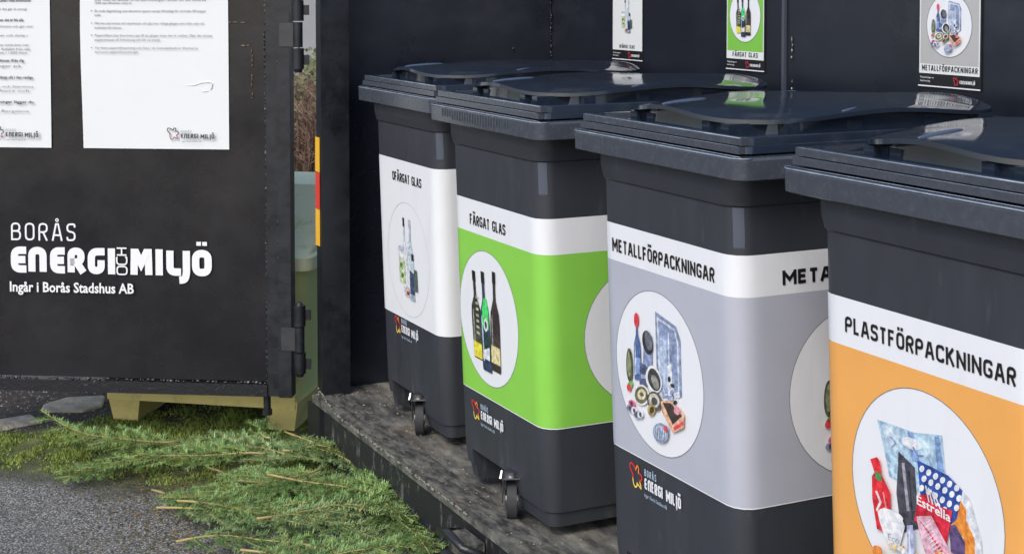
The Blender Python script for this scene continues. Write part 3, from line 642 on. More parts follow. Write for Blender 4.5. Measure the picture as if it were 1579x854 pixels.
stroke([(750, 1), (628 + q, 1), (628 + q, 0), (750 - q, 0), (750 - q, .55)], r=.034)
stroke([(799, -.19), (799, 1.19)])
stroke([(934 + q, -.19), (938 + q, 1.19)]); stroke([(1092 - q, -.19), (1088 - q, 1.19)]); stroke([(950 + q * .7, 1.12), (1012, .42), (1076 - q * .7, 1.12)])
stroke([(1141, -.19), (1141, 1.19)])
stroke([(1192 + q, 1.13), (1192 + q, 0), (1296, 0)], r=.02)
stroke([(1335, 1.13), (1335, -.1), (1322, -.4), (1284, -.42)], r=.02)
stroke([(1375 + q, 0), (1375 + q, 1), (1515 - q, 1), (1515 - q, 0)], closed=True, r=.038)
for a in (1424, 1466): stroke([(a, 1.3), (a, 1.48)], .0165)
def och(c, z0, z1):                                              # narrow letters turned a quarter, read upwards
    for q_, k in words(c, z0, z1, 0, 1, 1): pass
tt = .0052
def ostroke(pts, closed=False, r=0): L_.line([(-X(a), y + b * h) for a, b in pts], tt, MW, closed, r)
ostroke([(842, .02), (912, .02), (912, .32), (842, .32)], True, .011)
ostroke([(846, .66), (840, .66), (842, .4), (912, .4), (912, .68), (900, .68)], False, .011)
ostroke([(842, .76), (912, .76)]); ostroke([(842, 1.02), (912, 1.02)]); ostroke([(877, .76), (877, 1.02)])
L_.quads(btext("Ingår i Borås Stadshus AB", -X(70), .340, .036, -X(962), .022), MW)
L_.build("company_lettering", door)

def bluefold(P, cols): pass
def door_poster(t0, t1, z0, name_label, fill):
    p = thing("door_poster", name_label, "poster", (HP.x + DL.x * t1, HP.y + DL.y * t1, 0), YAW, "white notices on the open door")
    # slightly wavy sheet
    bm = bmesh.new(); n = 12; wd = t1 - t0; rows = []
    for k in (0, 1):
        for j in range(9):
            row = []
            for i in range(n + 1):
                z = z0 + (1.95 - z0) * j / 8; u = i / n * wd
                y_ = .006 - .0008 * sin(u * 7 + j * .5) + k * .001
                row.append(bm.verts.new((u + .004 * sin(j * .9 + 2) * (1 if i == 0 else 0), y_, z)))
            rows.append(row)
    for k in (0, 1):
        for j in range(8):
            for i in range(n): a, b = rows[k * 9 + j], rows[k * 9 + j + 1]; bm.faces.new((a[i], a[i + 1], b[i + 1], b[i]) if k == 0 else (b[i], b[i + 1], a[i + 1], a[i]))
    A, B = rows[:9], rows[9:]
    for j in range(8):
        for i in (0, n): bm.faces.new((A[j][i], A[j + 1][i], B[j + 1][i], B[j][i]))
    for i in range(n):
        for j in (0, 8): bm.faces.new((A[j][i], B[j][i], B[j][i + 1], A[j][i + 1]))
    smooth_by_angle(obj("sheet", bm, M_paper, p), 30)
    P = Print(lambda u, v, o: (u, .0035 - o, v)); fill(P, wd); P.build("lettering", p)
def zz(py): return 1.361 - .002234 * py
def fill_right(P, wd):
    def uu(px): return (px - 127) * .002305
    rows = [(None, 5.3, "1200 nya tillverkas varje år.", 149, 207), (None, 0.5, "Det som du lämnar in till återvinningen räcker för att tillverka", 149, 320),
            (1, 17.5, "En enda dagstidning som återvinns sparar energi tillräckligt för att koka 38 koppar", 149, 320), (0, 24, "kaffe.", 149, 159),
            (1, 36.5, "Plåt kan återvinnas och aluminium och glas hur många gånger som helst utan att", 149, 317), (0, 43.3, "kvaliteten försämras.", 149, 191),
            (1, 55.2, "Pappersfibern kan återvinnas upp till sju gånger innan den är utsliten. Efter det skickas", 149, 329), (0, 62, "pappersmassan till förbränning och blir ny energi.", 149, 250),
            (1, 74.5, "Var femte pappersförpackning som finns i vår livsmedelsbutik är tillverkad av", 149, 308), (0, 80.9, "återvunna pappersförpackningar.", 149, 217)]
    for b, py, s, a, c in rows:
        P.quads(btext(s, uu(a), zz(py) - .004, .0085, uu(c)), M_grey)
        if b: P.disc(uu(a - 5), zz(py), .002, .002, M_ink, 10)
    logo(P, uu)
def logo(P, uu):
    r = ink(150, 110, 112); butterfly(P, uu(259), zz(216.5), .042, [ink(96, 92, 92), ink(80, 78, 80), r], .0035)
    P.quads(words("BORÅS", uu(281), uu(297), zz(205.5), .009, .0013), ink(150, 150, 152))
    P.quads(words("enERGI", uu(281), uu(307.5), zz(213.5), .0155, .0036, .002), ink(50, 50, 54)); P.quads(words("mIljÖ", uu(311), uu(332), zz(214), .0155, .0036, .002), ink(50, 50, 54))
    P.quads(btext("Ingår i Borås Stadshus AB", uu(282), zz(219.5), .0055, uu(312.5)), M_grey)
def fill_left(P, wd):
    def uu(px): return wd - (78 - px) * .002305
    T = ["Vi sorterar hemma för att det sparar energi till alla hushåll i hela kommunen", "Det material som samlas in kan bli nya saker och det går åt energi", "Det du gör hemma spelar ingen roll, tror många, men det är fel: alla",
         "förpackningar som sorteras blir många tillsammans och gör stor", "skillnad för miljön och klimatet. Rester och skräp i", "I Borås finns många stationer och de töms varje vecka året runt",
         "och ibland oftare, när behovet är stort. Avfallet från alla", "hushåll i staden räcker till el och värme i 1200 hem", "Kom ihåg att platta till och sortera innan du lämnar ifrån dig",
         "Du hittar alla anläggningar på", "Det är synd att slänga glas och plast: det som slängs allt i den vanliga", "soporna blir inte till något nytt och återvinns",
         "inte alls, utan bränns bort och", "Plast, metall och pappersförpackningar lägger du", "i behållaren, fler finns på Bergslena"]
    for s, yy, e in zip(T, (5, 45, 98, 127, 170, 215, 235, 252, 290, 315, 370, 413, 433, 487, 530), (150, 130, 115, 160, 133, 138, 145, 130, 115, 100, 158, 160, 140, 160, 138)):
        bold = yy in (5, 98, 290, 370, 487)
        P.quads(btext(s, uu(-112), zz(yy / 3.05) - .004, .010 if bold else .0085, uu(e / 3.05), .018 if bold else 0), M_ink if bold else M_grey)
    def u2(px): return uu(px - 272)
    logo(P, u2)
door_poster(.236, .757, .845, "white notice on the door with bulleted text, directly above the logo", fill_right)
door_poster(.869, 1.255, .845, "white notice cut off by the left edge of the view", fill_left)
# pressed crease on the right-hand sheet
cr = [o for o in COL.objects if o.name == "door_poster"][0]
bm = bmesh.new(); ox = .521 - (353 - 288) * .002305
tube(bm, [(ox + a, .0045, zz(b)) for a, b in ((0, 133), (.03, 132), (.055, 128), (.085, 127), (.094, 130), (.092, 136), (.085, 140))], [.0004, .0012, .0012, .0016, .002, .0012, .0004], 6)
tube(bm, [(ox + a, .0045, zz(b)) for a, b in ((.045, 137), (.06, 142), (.08, 141))], [.0004, .0012, .0004], 6)
obj("crease", bm, M_paper, cr, smooth=True)

# ------------------------------------------------------------------ recycling bins
D_ = .86
def yf(z): return .04 + .035 * (1 - z)         # body front, local y (lid skirt front at 0)
RB = .045; BX = -.004                                    # corner radius of the body
def hw(z): return .266 + .007 * z
def section(z, off=0.0):
    """straight half-length, radius, front y, back y at height z"""
    return hw(z) + off, RB + off, yf(z) - off, D_ - .05 - .03 * (1 - z) + off
def surf(s, z, off=0.0):
    """point on the bin body: s = arc length from the middle of the front, positive to the right"""
    w_, R, y0, y1 = section(z); fl = w_ - R; sg = 1 if s >= 0 else -1; a = abs(s)
    if a <= fl: return (BX + sg * a, y0 - off, z)
    a -= fl
    if a <= R * pi / 2:
        t = a / R; return (BX + sg * (fl + (R + off) * sin(t)), y0 + R - (R + off) * cos(t), z)
    a -= R * pi / 2; return (BX + sg * (w_ + off), y0 + R + a, z)
def ring(z, off=0.0, n=8):
    w_, R, y0, y1 = section(z, off); return [(BX + p[0], p[1], z) for p in rrect(-w_, w_, y0, y1, R, n)]
def make_body():
    bm = bmesh.new()
    loft(bm, [ring(.026, -.034), ring(.032, -.018), ring(.068, -.012), ring(.073, -.005), ring(.12, .0), ring(.3, .0), ring(.6), ring(.968, .0), ring(.972, .005), ring(.99, .009), ring(1.0, .011), ring(1.032, .011)])
    o = obj("body", bm, M_body)
    # notch with a caster in the middle of the front foot
    cb = bmesh.new(); hexa(cb, [(-.195, -.1, -.05), (.10, -.1, -.05), (.10, .26, -.05), (-.195, .26, -.05)], [(-.195, -.1, .118), (.072, -.1, .118), (.072, .24, .118), (-.195, .24, .118)])
    for xx in (-.28, .11): box(cb, xx, xx + .15, .60, .77, -.05, .14)
    c = obj("cut", cb, M_body); md = o.modifiers.new("b", 'BOOLEAN'); md.operation = 'DIFFERENCE'; md.object = c; md.solver = 'EXACT'
    applied(o); bpy.data.objects.remove(c); smooth_by_angle(o, 28); return o
def lid_outline(z, ins, R=.035):
    return [(p[0], p[1], z) for p in rrect(-.341 + ins, .341 - ins, ins, D_ - ins, R, 5)]
def plate_outline(a):
    """rounded-rectangle plate; returns x, y and edge height for angle a"""
    cx, cy, A, B = -.012, .445, .276, .398
    e = 3.1; c, s = cos(a), sin(a)
    k = (abs(c) ** e + abs(s) ** e) ** (-1 / e); x, yy = A * k * c, B * k * s
    # raised handle arches in the middle of every side, dips at the corners
    cor = min(1.0, 4 * (c * c * s * s)) if True else 0
    u = max(abs(x) / A, 0), max(abs(yy) / B, 0)
    if abs(yy) / B > abs(x) / A: t = abs(x) / A
    else: t = abs(yy) / B
    arch = .5 + .5 * cos(pi * min(1, t / .78))
    z = 1.138 + .017 * arch
    pull = .012 * arch
    return cx + x * (1 - pull), cy + yy * (1 - pull * .4), z
def make_plate():
    bm = bmesh.new(); n = 96; NR = 14; rings = []
    for r in range(NR + 1):
        f = r / NR; row = []
        for i in range(n):
            x, yy, ze = plate_outline(2 * pi * i / n); X_, Y_ = x * f, .445 + (yy - .445) * f
            z = ze + (1.162 - ze) * (1 - f ** 2.6) + .003 * cos(pi * f) * 0
            if r == NR: z -= .0015
            # long shallow thumb grips that catch the sky
            for gx, gy, dx, dy in ((-.06, .15, -.35, 1), (.11, .2, -.35, 1), (.2, .42, -.5, 1), (-.2, .42, -.5, 1)):
                l = hypot(dx, dy); ux, uy = dx / l, dy / l; px, py = X_ - gx, Y_ - gy; al = px * ux + py * uy; ac = -px * uy + py * ux
                q_ = (al / .1) ** 2 + (ac / .02) ** 2
                if q_ < 6 and r < NR: z += .0
            row.append(bm.verts.new((X_, Y_, z)) if r else None)
        rings.append(row)
    cv = bm.verts.new((0, .445, 1.162))
    for i in range(n): bm.faces.new((cv, rings[1][i], rings[1][(i + 1) % n]))
    for r in range(1, NR):
        for i in range(n): bm.faces.new((rings[r][i], rings[r + 1][i], rings[r + 1][(i + 1) % n], rings[r][(i + 1) % n]))
    lo1 = [bm.verts.new((v.co.x * 1.002, .445 + (v.co.y - .445) * 1.002, v.co.z - .009)) for v in rings[NR]]
    lo2 = [bm.verts.new((v.co.x * .975, .445 + (v.co.y - .445) * .98, v.co.z - .010)) for v in rings[NR]]
    lo3 = [bm.verts.new((v.co.x * .92, .445 + (v.co.y - .445) * .94, v.co.z - .012)) for v in rings[NR]]
    lo4 = [bm.verts.new((v.co.x * .93, .445 + (v.co.y - .445) * .95, 1.102)) for v in rings[NR]]
    for a, b in ((rings[NR], lo1), (lo1, lo2), (lo2, lo3), (lo3, lo4)):
        for i in range(n): bm.faces.new((a[i], b[i], b[(i + 1) % n], a[(i + 1) % n]))
    bm.faces.new(lo4)
    # raised thumb ribs, in a paler bluish colour than the plate
    grips = []
    for gx, gy, gz in ((-.06, .135, 1.156), (.215, .40, 1.151), (-.215, .5, 1.151)):
        q = Vector((-.38, .9, 0.01)).normalized()
        mt = Matrix.Translation((gx, gy, gz)) @ q.to_track_quat('X', 'Z').to_matrix().to_4x4() @ Matrix.Diagonal((.088, .009, .005, 1))
        bg_ = bmesh.new(); bmesh.ops.create_uvsphere(bg_, u_segments=20, v_segments=10, radius=1, matrix=mt)
        grips.append(obj("thumb_grip", bg_, mat("pale_grip", sr(84, 98, 122), .22), smooth=True))
    return smooth_by_angle(obj("top_plate", bm, M_lid), 40), grips
def make_lid():
    bm = bmesh.new()
    loft(bm, [lid_outline(1.079, .026), lid_outline(1.082, .020, .03), lid_outline(1.096, .022, .03), lid_outline(1.0975, .027, .03), lid_outline(1.112, .029, .03), lid_outline(1.1145, .032, .03), lid_outline(1.1135, .043, .03), lid_outline(1.102, .048, .03), lid_outline(1.105, .075, .04)])
    # posts carrying the plate beside each grip
    for x in (-.17, -.10, .12, .19): box(bm, x - .014, x + .014, .07, .17, 1.098, 1.129)
    for x0, x1 in ((-.17, -.10), (.12, .19)): box(bm, x0, x1, .085, .16, 1.098, 1.128)
    for sx in (-1, 1):
        for yy in (.2, .36, .56, .72): box(bm, sx * .232 - .014, sx * .232 + .014, yy - .016, yy + .016, 1.098, 1.129)
        for y0, y1 in ((.2, .26), (.36, .42), (.56, .6)): box(bm, min(sx * .19, sx * .225), max(sx * .19, sx * .225), y0, y1, 1.098, 1.128)
    return smooth_by_angle(obj("lid", bm, [M_lid]), 30)
def make_rim(ribs):
    bm = bmesh.new(); R = .03
    loft(bm, [lid_outline(1.0325, .07, .05), lid_outline(1.0315, .004, R), lid_outline(1.0335, .001, R), lid_outline(1.071, .0, R), lid_outline(1.0765, .003, R), lid_outline(1.0775, .03, R)])
    if ribs:
        for i in range(26):
            x = -.235 + i * .0165; h_ = .026 if 3 < i < 21 else .02
            box(bm, x - .002, x + .002, -.0022, .002, 1.070 - h_, 1.070)
    o = smooth_by_angle(obj("rim", bm, M_rim), 30)
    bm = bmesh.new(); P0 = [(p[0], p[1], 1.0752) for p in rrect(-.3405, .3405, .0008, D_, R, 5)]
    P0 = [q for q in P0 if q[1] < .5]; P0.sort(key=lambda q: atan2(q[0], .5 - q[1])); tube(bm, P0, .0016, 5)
    e = obj("edge_highlight", bm, M_edge, smooth=True); return o, e  # thin added tube that carries the painted rim highlight
def make_ridge():
    """front double ridge of the lid, greyer and duller than its top"""
    bm = bmesh.new()
    for y0, y1, z0, z1 in ((.0195, .03, 1.0825, 1.0965), (.0265, .04, 1.0985, 1.1135)):
        P0 = []; 
        box(bm, -.318, .318, y0 - .004, y1, z0, z1)
    o = smooth_by_angle(obj("lid_front_edge", bm, M_rim, bevel=.0035), 30)
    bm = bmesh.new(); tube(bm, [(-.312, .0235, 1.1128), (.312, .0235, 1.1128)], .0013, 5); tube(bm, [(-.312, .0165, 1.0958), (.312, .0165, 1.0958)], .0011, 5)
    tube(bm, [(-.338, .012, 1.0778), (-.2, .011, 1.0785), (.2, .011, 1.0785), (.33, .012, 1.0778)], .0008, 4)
    bm.to_mesh(o.data.copy()); e = obj("lid_edge_highlight", bm, M_edge, smooth=True); PARTS['lid_edge_highlight'] = e; return o
def make_caster():
    """returns [(bmesh mesh object, name, parent index)]"""
    bm = bmesh.new(); cyl(bm, (-.015, .04, .052), (1, 0, 0), .051, .026, 28)
    bmesh.ops.bevel(bm, geom=[e for e in bm.edges if e.calc_face_angle(0) > 1], offset=.006, segments=2, affect='EDGES')
    wh = smooth_by_angle(obj("wheel", bm, M_rub)); bm = bmesh.new(); cyl(bm, (-.015, .04, .052), (1, 0, 0), .022, .032, 18); hub = smooth_by_angle(obj("hub", bm, M_steel))
    bm = bmesh.new()
    for x in (-.038, .008): hexa(bm, [(x - .0015, .03, .045), (x + .0015, .03, .045), (x + .0015, .052, .045), (x - .0015, .052, .045)], [(x - .0015, -.006, .118), (x + .0015, -.006, .118), (x + .0015, .06, .118), (x - .0015, .06, .118)])
    box(bm, -.04, .01, -.008, .06, .118, .122); cyl(bm, (-.015, .02, .128), (0, 0, 1), .02, .012, 18); tube(bm, [(-.04, -.008, .1), (-.046, -.014, .125), (-.04, -.006, .142)], .0045, 6)
    fork = smooth_by_angle(obj("fork", bm, M_steel))
    mt = Matrix.Translation((.052, .072, 0)) @ Matrix.Rotation(radians(66), 4, 'Z') @ Matrix.Translation((.015, -.04, 0))
    for o in (fork, wh, hub): o.data.transform(mt)
    return fork, wh, hub
def make_strip():
    """flat moulded facet running down the right-hand front corner"""
    bm = bmesh.new(); fl = hw(.95) - RB; zs = [.884, .888, .92, .95, .968]; g_ = []
    for off in (-.004, .0022):
        g_.append([[bm.verts.new(surf(fl + RB * (.62 + .5 * i / 3), z, off if (0 < k) else off * .3)) for i in range(4)] for k, z in enumerate(zs)])
    for k in range(4):
        for i in range(3): bm.faces.new((g_[1][k][i], g_[1][k][i + 1], g_[1][k + 1][i + 1], g_[1][k + 1][i]))
        for i in (0, 3): bm.faces.new((g_[0][k][i], g_[0][k + 1][i], g_[1][k + 1][i], g_[1][k][i]))
    return obj("corner_strip", bm, mat("strip_plastic", sr(80, 87, 100), .32))  # the facet's lit look is put into its paler colour

PARTS = {}
def build_bin_parts(): 
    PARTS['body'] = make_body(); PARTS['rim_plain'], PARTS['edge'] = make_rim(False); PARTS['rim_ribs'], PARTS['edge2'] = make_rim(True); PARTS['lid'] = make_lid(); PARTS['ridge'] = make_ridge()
    PARTS['plate'], (PARTS['grip0'], PARTS['grip1'], PARTS['grip2']) = make_plate(); PARTS['fork'], PARTS['wheel'], PARTS['hub'] = make_caster(); PARTS['strip'] = make_strip()
    for o in PARTS.values(): COL.objects.unlink(o)
build_bin_parts()
def put(src, name, parent, **kw):
    c = PARTS[src].copy(); c.name = name; COL.objects.link(c); c.parent = parent; return c
RED, YEL, ORA = ink(206, 44, 50), ink(236, 200, 90), ink(226, 130, 60)
def label_band(P, s0, s1, z0, z1, m, ns=60, nz=8):
    P.layer += 1; o = P.layer * P.step
    for i in range(ns):
        a, b = s0 + (s1 - s0) * i / ns, s0 + (s1 - s0) * (i + 1) / ns
        for j in range(nz):
            c, d = z0 + (z1 - z0) * j / nz, z0 + (z1 - z0) * (j + 1) / nz; P.face([(a, c), (b, c), (b, d), (a, d)], m, o)
def make_bin(cx, y0, sx, label, ribs, lab, z0, z1, zw, col, title, tu, tz, th, cu, cz, cr, art, logo_u, logo_z, side=None, rz=0, outline=None):
    t = thing("recycling_bin", label, "bin", (cx, y0, 0), rz, "recycling bins in a row in the container"); t.scale = (sx, 1, 1)
    b = put('body', "body", t); put('strip', "corner_strip", b)
    rm_ = put('rim_ribs' if ribs else 'rim_plain', "rim", t); put("edge", "edge_highlight", rm_); l = put('lid', "lid", t); put('ridge', "lid_front_edge", l); put('lid_edge_highlight', "edge_highlight", l); put('plate', "top_plate", l); [put('grip%d' % k, "thumb_grip", l) for k in range(3)]
    f = put('fork', "caster", t); w_ = put('wheel', "wheel", f); put('hub', "hub", f)
    for dx in (-.25, .14):                                   # the two casters at the back
        f2 = put('fork', "caster", t); f2.location = (dx, .62, 0); put('wheel', "wheel", f2); put('hub', "hub", f2)
    fn = lambda base: (lambda u, v, o: surf(u, v, base + o))
    fl = hw(.6) - RB; s_side = fl + RB * pi / 2            # arc length where the flat side begins
    P = Print(fn(.0016), .0002)
    label_band(P, -.33, s_side + .52, z0, z1, M_white)
    if col: label_band(P, -.33, s_side + .52, z0 + .0025, zw, col)
    la = P.build("label", t, weld=True); la["label"] = lab
    # discs and outlines
    cu -= BX; tu = (tu[0] - BX, tu[1] - BX); logo_u = (logo_u[0] - BX, logo_u[1] - BX)
    cs = [(cu, cz)] + ([side] if side else [])
    for a, c in cs:
        P = Print(fn(.0022), .0002)
        if col: P.disc_grid(a, c, cr, M_white)
        P.line([(a + (cr + .001) * cos(i * pi / 36), c + (cr + .001) * sin(i * pi / 36)) for i in range(72)], .0016 if col else .001, ink(120, 124, 128) if col else ink(150, 156, 168), True)
        P.build("picture_circle", la, weld=True)
    P = Print(fn(.0030), .0002); P.quads(words(title, tu[0], tu[1], tz, th, th * .185, th * .115), M_ink)
    if side:
        P.build("title_lettering", la); P = Print(fn(.0030), .0002)
        sa = side[0] + (-.190 if title[0] == 'M' else -.01); P.quads(words(title, sa, sa + .0295 * len(title), tz - .002, th, th * .24, th * .08), M_ink)
    P.build("title_lettering", la)
    D = Print(lambda u, v, o: surf(cu + u * cr, cz + v * cr, .0036 + o * .45), .0002); art(D); D.build("picture", la)
    if side and side[0] < .6:
        D = Print(lambda u, v, o: surf(side[0] + .034 + u * cr, side[1] + v * cr, .0036 + o * .45), .0002); art(D); D.build("picture", la)
    P = Print(fn(.0012), .0002); lu0, lu1 = logo_u
    W_ = lu1 - lu0; butterfly(P, lu0, logo_z - .012, W_ * .25, [RED, ORA, YEL], .0042)
    company(P, lu0 + W_ * .31, lu1, logo_z, W_ * .115, M_white, ink(170, 190, 210), W_ * .024)
    if side: butterfly(P, side[0] - .07, z0 - .075, .05, [RED, ORA, YEL], .0042)
    P.build("company_logo", t)
    return t
G_ = ink(130, 194, 76); Gy = ink(168, 171, 183); Or = ink(222, 160, 86)
s0_ = hw(.6) - RB + RB * pi / 2
sd_y = lambda yy: s0_ + (yy - (yf(.6) + RB))           # local y on the side -> arc length
make_bin(-4.368, 1.73, .94, "black recycling bin with an all white label, farthest in the row", False, "all white label with a thin ring round clear bottles", .348, .858, .8, None,
         "OFÄRGAT GLAS", (-.115, .14), .788, .029, 0.0, .545, .18, art_clear, (-.145, .07), .300)
make_bin(-3.576, 1.66, 1.0, "black recycling bin with a bright green label", True, "green label with a white top strip", .290, .826, .735, G_,
         "FÄRGAT GLAS", (-.152, .071), .757, .029, -.055, .512, .182, art_coloured, (-.183, .022), .222, side=(sd_y(.352), .508))
make_bin(-2.727, 1.66, 1.0, "black recycling bin with a pale grey label, second nearest", False, "grey label with a white top strip", .355, .872, .787, Gy,
         "METALLFÖRPACKNINGAR", (-.218, .196), .808, .030, -.034, .567, .178, art_metal, (-.169, .049), .292, side=(sd_y(.356), .568))
make_bin(-1.920, 1.66, 1.0, "black recycling bin with an orange label, nearest and cut off at the right", False, "orange label with a white top strip", .335, .855, .768, Or,
         "PLASTFÖRPACKNINGAR", (-.198, .213), .794, .029, 0.0, .55, .184, art_plastic, (-.169, .049), .27)

# ------------------------------------------------------------------ grit bin behind the door
P1 = Vector((-5.138, 1.656)); gd = Vector((-.447, -.578)).normalized(); gyaw = atan2(-gd.y, -gd.x)
gb = thing("grit_bin", "pale green and yellow plastic grit bin behind the open door", "grit bin", (P1.x, P1.y, -.2), gyaw)
M_gb = mat("grit_bin_plastic", sr(226, 226, 150), .8, var=1, col2=sr(226, 232, 160), vscale=5, thr=(.35, .6), bump=.2, bscale=60, bdist=.002)
M_gy = mat("grit_foot_plastic", sr(226, 208, 136), .55, var=1, col2=sr(196, 186, 120), vscale=12, thr=(.5, .75))
M_gl = mat("grit_lid_plastic", sr(240, 240, 196), .85, var=1, col2=sr(206, 212, 150), vscale=16, thr=(.55, .72), bump=.3, bscale=50, bdist=.002)
def gr(x0, x1, y0, y1, z, R=.05): return [(p[0], p[1], z) for p in rrect(x0, x1, y0, y1, R, 5)]
bm = bmesh.new(); loft(bm, [gr(-.74, -.0, .02, .6, .09), gr(-.75, .01, .01, .62, .2), gr(-.79, .05, -.03, .68, .60)]); smooth_by_angle(obj("tub", bm, M_gb, gb))
bm = bmesh.new(); loft(bm, [gr(-.82, .08, -.06, .71, .60, .04), gr(-.82, .08, -.06, .71, .645, .04), gr(-.80, .065, -.045, .70, .652, .04), gr(-.80, .065, .1, .70, .70, .04), gr(-.75, .03, .3, .66, .86, .04)])
lid_ = smooth_by_angle(obj("lid", bm, M_gl, gb), 25)
for x in (-.73, -.12):
    bm = bmesh.new(); hexa(bm, [(x + .012, .03, .0), (x + .118 - .01, .03, .0), (x + .118 - .01, .56, .0), (x + .012, .56, .0)], [(x, .005, .11), (x + .13, .005, .11), (x + .13, .6, .11), (x, .6, .11)])
    smooth_by_angle(obj("foot", bm, M_gy, gb, bevel=.028))
bm = bmesh.new(); box(bm, -.73, .0, .004, .03, .085, .13); obj("skirt", bm, M_gy, gb)

# ------------------------------------------------------------------ hedge seen through the gap
def hedge(x, y, wdt, hgt, dep, n, seed, label):
    R = random.Random(seed); t = thing("hedge_shrub", label, "shrub", (x, y, -.2), 0, "bare brown shrubs beyond the container")
    V, F = [], []
    for i in range(n):
        bx, by = R.uniform(-wdt, wdt), R.uniform(-dep, dep); h_ = hgt * R.uniform(.55, 1.0); lx, ly = R.uniform(-.35, .35), R.uniform(-.35, .35); r0 = R.uniform(.003, .006); z0 = R.uniform(0, h_ * .6)
        a = R.uniform(0, pi)
        for s in range(2):
            ax, ay = cos(a + s * pi / 2) * r0, sin(a + s * pi / 2) * r0; b = len(V)
            V += [(bx - ax, by - ay, z0), (bx + ax, by + ay, z0), (bx + lx * (h_ - z0) + ax * .3, by + ly * (h_ - z0) + ay * .3, h_), (bx + lx * (h_ - z0) - ax * .3, by + ly * (h_ - z0) - ay * .3, h_)]
            F.append((b, b + 1, b + 2, b + 3))
        for k in range(5):
            f = R.uniform(.2, .95); px, py, pz = bx + lx * (h_ - z0) * f, by + ly * (h_ - z0) * f, z0 + (h_ - z0) * f; r1 = .003; b = len(V)
            qx, qy, qz = R.uniform(-.12, .12), R.uniform(-.12, .12), R.uniform(.03, .16)
            V += [(px, py - r1, pz), (px, py + r1, pz), (px + qx, py + qy, pz + qz), (px + qx, py + qy, pz + qz - .004)]; F.append((b, b + 1, b + 2, b + 3))
    me = bpy.data.meshes.new("twigs"); me.from_pydata(V, [], F)
    link("twigs", me, t, [mat("twig_brown", sr(104, 80, 68), .8, var=1, col2=sr(158, 132, 116), vscale=9)])
    V, F = [], []
    for i in range(n // 2):
        px, py, pz = R.uniform(-wdt, wdt), R.uniform(-dep, dep), hgt * R.uniform(.78, 1.1); a = R.uniform(0, 6); b = len(V); r = .02
        V += [(px, py, pz), (px + r * cos(a), py + r * sin(a), pz + .012), (px + 2 * r * cos(a), py + 2 * r * sin(a), pz), (px + r * cos(a) , py + r * sin(a), pz - .012)]; F.append((b, b + 1, b + 2, b + 3))
    me = bpy.data.meshes.new("leaves"); me.from_pydata(V, [], F); link("leaves", me, t, [mat("dull_leaf", sr(118, 124, 86), .7, var=.4, vscale=20)])
hedge(-8.3, 2.75, .8, 1.12, .35, 2600, 21, "bare brown twiggy shrub seen through the gap at the hinges")
# pale rendered building far behind the hedge
bd = thing("pale_building", "pale building far behind the hedge, glimpsed beside the upper hinge", "building", (-17, 6.4, -.2), radians(20))
bm = bmesh.new(); box(bm, -3, 3, -4, 4, 0, 3.4); obj("wall", bm, mat("pale_render", sr(206, 200, 194), .8, var=.08, vscale=2), bd)
bm = bmesh.new(); hexa(bm, [(-3.3, -4.3, 3.4), (3.3, -4.3, 3.4), (3.3, 4.3, 3.4), (-3.3, 4.3, 3.4)], [(-.1, -4.3, 5), (.1, -4.3, 5), (.1, 4.3, 5), (-.1, 4.3, 5)]); obj("roof", bm, mat("roof_tile", sr(122, 70, 56), .8, var=.15, vscale=6), bd)
for yy in (-2.4, .1, 2.4):
    bm = bmesh.new(); box(bm, 2.99, 3.04, yy - .55, yy + .55, 1.0, 2.3); wn = obj("window", bm, mat("window_frame", sr(214, 210, 204), .5), bd)
    bm = bmesh.new(); box(bm, 3.041, 3.05, yy - .47, yy + .47, 1.08, 2.22); obj("pane", bm, mat("dark_glass", sr(60, 70, 84), .08), wn)

